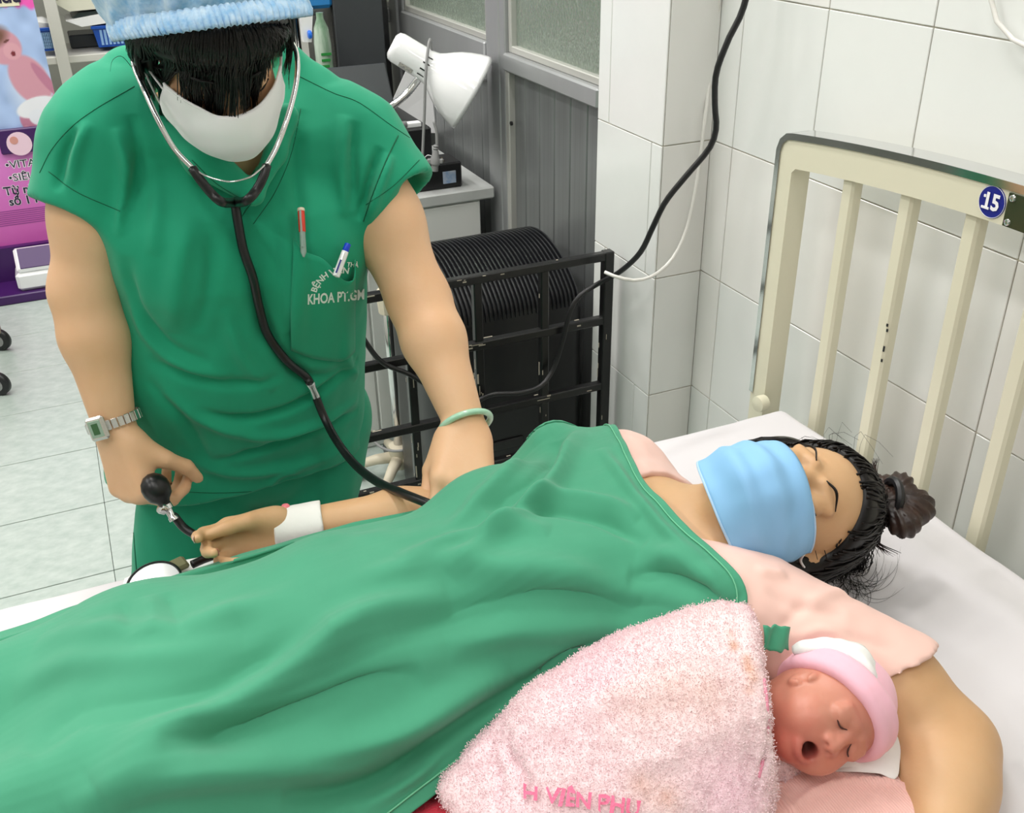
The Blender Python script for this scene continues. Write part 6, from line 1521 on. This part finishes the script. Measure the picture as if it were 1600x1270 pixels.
strands('loose_hair', [[at(206, 105, y=1.19), at(190, 88, y=1.18), at(176, 94, y=1.18), at(172, 112, y=1.18)], [at(198, 70, y=1.19), at(197, 80, y=1.18), at(206, 84, y=1.18)]], 0.0005, M['hair'], nh, 14, 4, 1.0)['kind'] = 'stuff'
# bouffant cap: thin pleated cloth on a gathered band
M['capblue'] = mat('blue_cap_fleece', (122, 178, 222), 0.8, rgb2=(196, 220, 238), vscale=60, bump=0.35, bscale=200, sheen=0.3)
cc = NL(0, -0.035, 0.055); ap = at(337, 48, y=1.10)
S11 = Solid(NC-0.22, NC+[0.22, 0.3, 0.24], 0.0028)
S11.ell(cc, (0.115, 0.108, 0.112), A, 0)
cz = NL(0, -0.012, 0.0)
S11.fn(lambda X, Y_, Z: (X-cz[0])*fN[0]+(Y_-cz[1])*fN[1]+(Z-cz[2])*fN[2]-0.88*((X-cz[0])*uN[0]+(Y_-cz[1])*uN[1]+(Z-cz[2])*uN[2]), NC-0.22, NC+[0.22, 0.3, 0.24], 0.012, '&')
V, Q = S11.surf(); V = relax(V, Q, 2, 0.5); del S11
N_ = normals(V, Q); gp = hit(bvh(V, Q), 338, 46); gp = cz+uN*0.105 if gp is None else gp
d_ = V-gp; sx = d_@sN; fx = d_@fN; an = np.arctan2(-fx+0.002, sx); rr = np.linalg.norm(d_, axis=1)
V = V+N_*(0.0055*np.sin(an*17+3*noise(V, 14))*np.clip(rr/0.02, 0, 1)*np.exp(-rr/0.10)+0.0028*noise(V, 30)+0.0016*np.abs(noise(V*np.array([1.4, 1, 1.0]), 60, 3)))[:, None]
capo = obj('surgical_cap', V, Q, M['capblue'], nurse, True); CAPT = bvh(V, Q)
V = []; n1 = 620
for j in range(9):
    for i in range(n1):
        t = 2*math.pi*i/n1; c_, s_ = math.cos(t), math.sin(t)
        w = (j/8-0.5); rp = 0.0022*math.sin(t*96+2*math.sin(t*7))+0.0010*math.sin(t*31+1)
        uu_ = 0.024+0.086*c_; base = cz+uN*uu_+sN*(0.097*s_)+fN*(0.88*uu_+0.002)
        ou_ = unit(uN*c_*1.0+sN*s_)
        V.append(base+ou_*(0.004+rp*(0.4+abs(w))+0.004*(1-(2*w)**2))+fN*(w*0.026-0.006+0.3*rp))
F = np.array([(j*n1+i, j*n1+(i+1) % n1, (j+1)*n1+(i+1) % n1, (j+1)*n1+i) for j in range(8) for i in range(n1)])
bd = obj('cap_band', V, F, M['capblue'], capo, True); sm = bd.modifiers.new('cloth', 'SOLIDIFY'); sm.thickness = 0.0012

# ---- watch, bangle and rings
M['steel_link'] = mat('watch_steel', (214, 214, 212), 0.22, metal=0.95)
def ringframe(c, ax, r):
    ax = unit(ax); u = unit(np.cross(ax, _fw)); v = np.cross(ax, u); return lambda t, rr=r: c+rr*(math.cos(t)*u+math.sin(t)*v), lambda t: unit(math.cos(t)*u+math.sin(t)*v), ax
wc = hit(NURSE, 178, 657)+unit(ray(178, 657))*0.0315; wax = unit(unit(WL-EL)+_rt*0.16)
pos, rad, wax = ringframe(wc, wax, 0.0345)
watch = MB()
T_case = None; best = 9
for t in np.linspace(0, 2*math.pi, 181):
    d_ = np.linalg.norm(proj(pos(t))-np.array([153, 662])) + (0 if rad(t)@_fw < 0.35 else 40)
    if d_ < best: best = d_; T_case = t
wt = nurse
nlk = 26
for i in range(nlk):
    t = T_case+2*math.pi*(i+0.5)/nlk; o_ = rad(t); tg = np.cross(wax, o_); gap = abs(((t-T_case+math.pi) % (2*math.pi))-math.pi)
    if gap < 0.36: continue
    MB().box((-0.0036, -0.0065, -0.001), (0.0036, 0.0065, 0.001), 0.0007, np.array([tg, wax, o_]), pos(t)).build('watch_link', M['steel_link'], wt)
o_ = rad(T_case); tg = np.cross(wax, o_); cpos = pos(T_case)
wcase = MB().box((-0.0135, -0.0155, -0.001), (0.0135, 0.0155, 0.0065), 0.003, np.array([tg, wax, o_]), cpos).build('watch_case', M['steel_link'], wt)
MB().box((-0.009, -0.011, 0.006), (0.009, 0.011, 0.0070), 0.0004, np.array([tg, wax, o_]), cpos).build('watch_bezel', mat('watch_bezel', (150, 176, 158), 0.3, metal=0.3), wcase)
MB().box((-0.0045, -0.0072, 0.0068), (0.0045, 0.0072, 0.0074), 0, np.array([tg, wax, o_]), cpos).build('watch_display', mat('lcd_green', (52, 96, 56), 0.3), wcase)
bc_ = hit(NURSE, 727, 664)+unit(ray(727, 664))*0.031; M['jade'] = mat('jade', (150, 208, 176), 0.2, rgb2=(188, 224, 200), vscale=30, coat=0.5)
bpos, brad, bax = ringframe(bc_, (WR-ER)*1.0+_rt*-0.03*0+_fw*-0.03, 0.0345)
bP = [bpos(t) for t in np.linspace(0, 2*math.pi, 65)]
MB().tube(bP, 0.0042, 12, cap=False).build('jade_bangle', M['jade'], nurse, True)
M['silver'] = mat('silver_ring', (226, 224, 222), 0.18, metal=1.0)
def ring_on(tips, i, px, py, stone):
    P, n = tips[i]; c = P[0]*0.62+P[1]*0.38; ax = unit(P[1]-P[0]); u_, v_, _ = frame(ax); r = 0.0105
    o = MB().tube([c+r*(math.cos(t)*u_+math.sin(t)*v_) for t in np.linspace(0, 2*math.pi, 33)], 0.0011, 8, cap=False).build('ring', M['silver'], nurse, True)
    nn = unit(n-(n@ax)*ax); nn = unit(nn*0.8-_fw*0.6); MB().lathe([(0.0001, -0.001), (0.0028, 0), (0.0032, 0.0016), (0.0016, 0.003), (0.0001, 0.0031)], c+nn*0.0108, nn, 8).build('ring_stone', stone, o)
ring_on(TL, 3, 197, 786, mat('dark_stone', (40, 20, 30), 0.15)); ring_on(TR, 2, 757, 742, mat('clear_stone', (240, 240, 245), 0.05, coat=1.0))
# ------------------------------------------------------------------ stethoscope
M['rubber'] = mat('black_rubber', (16, 16, 18), 0.35)
st = thing('stethoscope', 'black stethoscope with steel ear tubes hanging from the ears of the nurse', 'stethoscope', at(365, 323, y=1.12))
def chest(px, py, off): return hit(TWO, px, py, off)
J = chest(364, 322, 0.014); yv = lambda t: 1.195*(1-t)+J[1]*t
Lp = [(207, 88, 1.215), (212, 110, 1.195), (226, 142, 1.17), (248, 190, 1.15), (272, 232, 1.14), (300, 262, 1.13)]
Rp = [(444, 60, 1.215), (452, 63, 1.20), (462, 78, 1.185), (465, 105, 1.175), (461, 140, 1.165), (449, 185, 1.15), (433, 228, 1.14), (417, 258, 1.13)]
PLt = [at(a, b, y=c) for a, b, c in Lp]; PRt = [at(a, b, y=c) for a, b, c in Rp]
MB().tube(spline(PLt, 60), 0.0031, 10).build('ear_tube', M['chrome'], st, True); MB().tube(spline(PRt, 70), 0.0031, 10).build('ear_tube', M['chrome'], st, True)
for P in (PLt, PRt):
    e = P[0]; d = unit(NL(0, -0.01, 0)-e); auto(MB().lathe([(0.003, 0), (0.006, 0.003), (0.0055, 0.008), (0.002, 0.011)], e, d, 12).build('ear_tip', M['rubber'], st))
MB().tube(spline([at(302, 263, y=1.128), at(320, 274, y=1.122), at(345, 282, y=1.118), at(365, 283.5, y=1.116), at(390, 277, y=1.118), at(405, 266, y=1.122), at(416, 256, y=1.128)], 40), 0.0011, 8).build('spring', M['chrome'], st, True)
MB().tube(spline([PLt[-1], at(313, 281, y=1.125), at(332, 304, y=1.122), at(348, 316, y=1.12), J], 30), np.linspace(0.0052, 0.006, 30), 12).build('yoke_tube', M['rubber'], st, True)
MB().tube(spline([PRt[-1], at(412, 275, y=1.125), at(400, 298, y=1.122), at(384, 314, y=1.12), J], 30), np.linspace(0.0052, 0.006, 30), 12).build('yoke_tube', M['rubber'], st, True)
tube = [J]+[chest(px, py, 0.010) for px, py in ((369, 350), (377, 390), (392, 430), (407, 475), (424, 515), (447, 553), (470, 587))]
j1, j2 = chest(477, 598, 0.012), chest(491, 621, 0.014)
tail = [j2, at(508, 655, y=1.22), at(527, 690, y=1.18), at(553, 724, y=1.13), at(585, 750, y=1.06), at(625, 769, y=0.985), at(668, 786, y=0.938), at(692, 797, y=0.925)]
MB().tube(spline(tube+[j1], 120), 0.0058, 12).build('tubing', M['rubber'], st, True)
MB().tube(spline(tail, 90), 0.0058, 12).build('tubing', M['rubber'], st, True)
dj = unit(j2-j1); L = np.linalg.norm(j2-j1)
auto(MB().lathe([(0.0062, -0.002), (0.0068, 0.0), (0.0058, L*0.3), (0.0058, L*0.7), (0.0068, L), (0.0062, L+0.002)], j1, dj, 16).build('tube_connector', M['chrome'], st))

# ------------------------------------------------------------------ pressure bulb, hoses and dial
bp_ = thing('pressure_gauge_set', 'black rubber pressure bulb with chrome valve and hose in the fist of the nurse', 'pressure gauge', at(245, 768, y=1.18))
b0 = at(232, 743, y=1.172); b1 = at(259, 789, y=1.150); bd_ = unit(b1-b0); L = np.linalg.norm(b1-b0)
auto(MB().lathe([(0.0001, -0.002), (0.008, 0.0), (0.0145, 0.006), (0.0178, 0.014), (0.018, 0.022), (0.015, 0.032), (0.009, L*0.86), (0.0072, L*0.93), (0.0072, L)], b0, bd_, 28).build('bulb', M['rubber'], bp_), 60)
auto(MB().lathe([(0.0075, 0), (0.0075, 0.006), (0.005, 0.007), (0.005, 0.016), (0.0062, 0.018), (0.0062, 0.022)], b1, bd_, 16).build('valve', M['chrome'], bp_))
kc = at(249, 793, y=1.143); auto(MB().lathe([(0.0001, 0), (0.0066, 0.0005), (0.0072, 0.003), (0.0066, 0.009), (0.003, 0.010), (0.003, 0.016)], kc, unit(b1+bd_*0.01-kc), 16).build('valve_screw', M['chrome'], bp_))
MB().tube(spline([b1+bd_*0.018, at(272, 806, y=1.143), at(287, 824, y=1.135), at(306, 836, y=1.12), at(330, 846, y=1.09), at(352, 855, y=1.055), at(372, 856, y=1.03), at(400, 850, y=1.02)], 60), 0.0055, 12).build('hose', M['rubber'], bp_, True)
MB().tube(spline([at(300, 882, y=1.03), at(318, 874, y=1.035), at(335, 868, y=1.04), at(352, 862, y=1.045)], 30), 0.005, 12).build('hose', M['rubber'], bp_, True)
pad = cloth('absorbent_pad', [[(195, 905, .662), (230, 890, .662), (290, 876, .662), (345, 866, .662)], [(190, 925, .663), (240, 915, .663), (300, 900, .663), (360, 888, .663)], [(190, 945, .664), (240, 935, .664), (310, 920, .664), (380, 905, .664)]], M['gauze'], amp=0.001, thick=0.002, label='white absorbent pad at the bed edge below the pressure dial', cat='pad')
gc = at(243, 916, z=0.672); gn = unit(np.array([-0.1, -0.25, 0.95]))
dial = thing('pressure_dial', 'round pressure dial with black rim and olive tab half under the green sheet', 'gauge', gc)
auto(MB().lathe([(0.0001, -0.006), (0.030, -0.006), (0.033, -0.003), (0.033, 0.006), (0.0305, 0.008), (0.030, 0.0045), (0.0001, 0.0045)], gc, gn, 40).build('dial_case', M['rubber'], dial))
auto(MB().lathe([(0.0001, 0.006), (0.0298, 0.0058), (0.0302, 0.0045)], gc, gn, 40).build('dial_face', mat('dial_face', (196, 200, 200), 0.12, coat=0.8), dial))
tb_ = at(276, 886, z=0.676); ux_ = unit(at(292, 878, z=0.676)-at(262, 892, z=0.676)); uy_ = np.cross(gn, ux_)
MB().box((-0.014, -0.008, -0.004), (0.014, 0.012, 0.005), 0.003, np.array([ux_, uy_, gn]), tb_).build('olive_tab', mat('olive_tab', (112, 112, 78), 0.7), dial)

# ------------------------------------------------------------------ pens in the pocket
def pen(top, bot, label, cap_m, body_m, offs_):
    a = chest(*top, offs_[0]); b = chest(*bot, offs_[1]); d = unit(b-a); L = np.linalg.norm(b-a)
    t = thing('pen', label, 'pen', a)
    return t, a, d, L
M['clear'] = mat('clear_plastic', (205, 220, 214), 0.1, trans=0.6, ior=1.3)
t, a, d, L = pen((475, 331), (472, 391), 'red capped clear pen clipped in the green breast pocket', None, None, (0.012, 0.009))
auto(MB().lathe([(0.0042, 0), (0.0046, 0.001), (0.0046, 0.0035), (0.0042, 0.004)], a, d, 16).build('cap_rim', mat('cream_plastic', (226, 214, 190), 0.4), t))
auto(MB().lathe([(0.0040, 0.004), (0.0043, 0.0045), (0.0043, 0.030), (0.004, 0.031)], a, d, 16).build('pen_cap', mat('red_plastic', (216, 56, 36), 0.25), t))
auto(MB().lathe([(0.0037, 0.031), (0.0037, max(L, 0.05)), (0.001, max(L, 0.05)+0.006)], a, d, 16).build('barrel', M['clear'], t))
u_ = unit(-_fw-(-_fw@d)*d); v_ = np.cross(d, u_)
MB().box((0.004, -0.0013, 0.0046), (0.052, 0.0013, 0.0062), 0.0005, np.array([d, v_, u_]), a).build('clip', M['clear'], t)
t, a, d, L = pen((534, 379), (521, 426), 'white pen with blue push button slanting in the green pocket', None, None, (0.013, 0.010))
auto(MB().lathe([(0.002, 0), (0.0040, 0.001), (0.0042, 0.011), (0.0034, 0.0125)], a, d, 16).build('push_button', mat('blue_button', (22, 70, 214), 0.25), t))
auto(MB().lathe([(0.0044, 0.011), (0.0047, 0.014), (0.0047, L), (0.0008, L+0.001)], a, d, 16).build('barrel', M['white_gloss'], t))
u_ = unit(-_fw-(-_fw@d)*d); v_ = np.cross(d, u_)
MB().box((0.013, -0.0016, 0.005), (0.045, 0.0016, 0.0066), 0.0005, np.array([d, v_, u_]), a).build('clip', M['white_gloss'], t)
MB().box((0.024, -0.0011, 0.0066), (0.042, 0.0011, 0.0069), 0, np.array([d, v_, u_]), a).build('printed_mark', mat('navy_print', (34, 36, 128), 0.5), t)
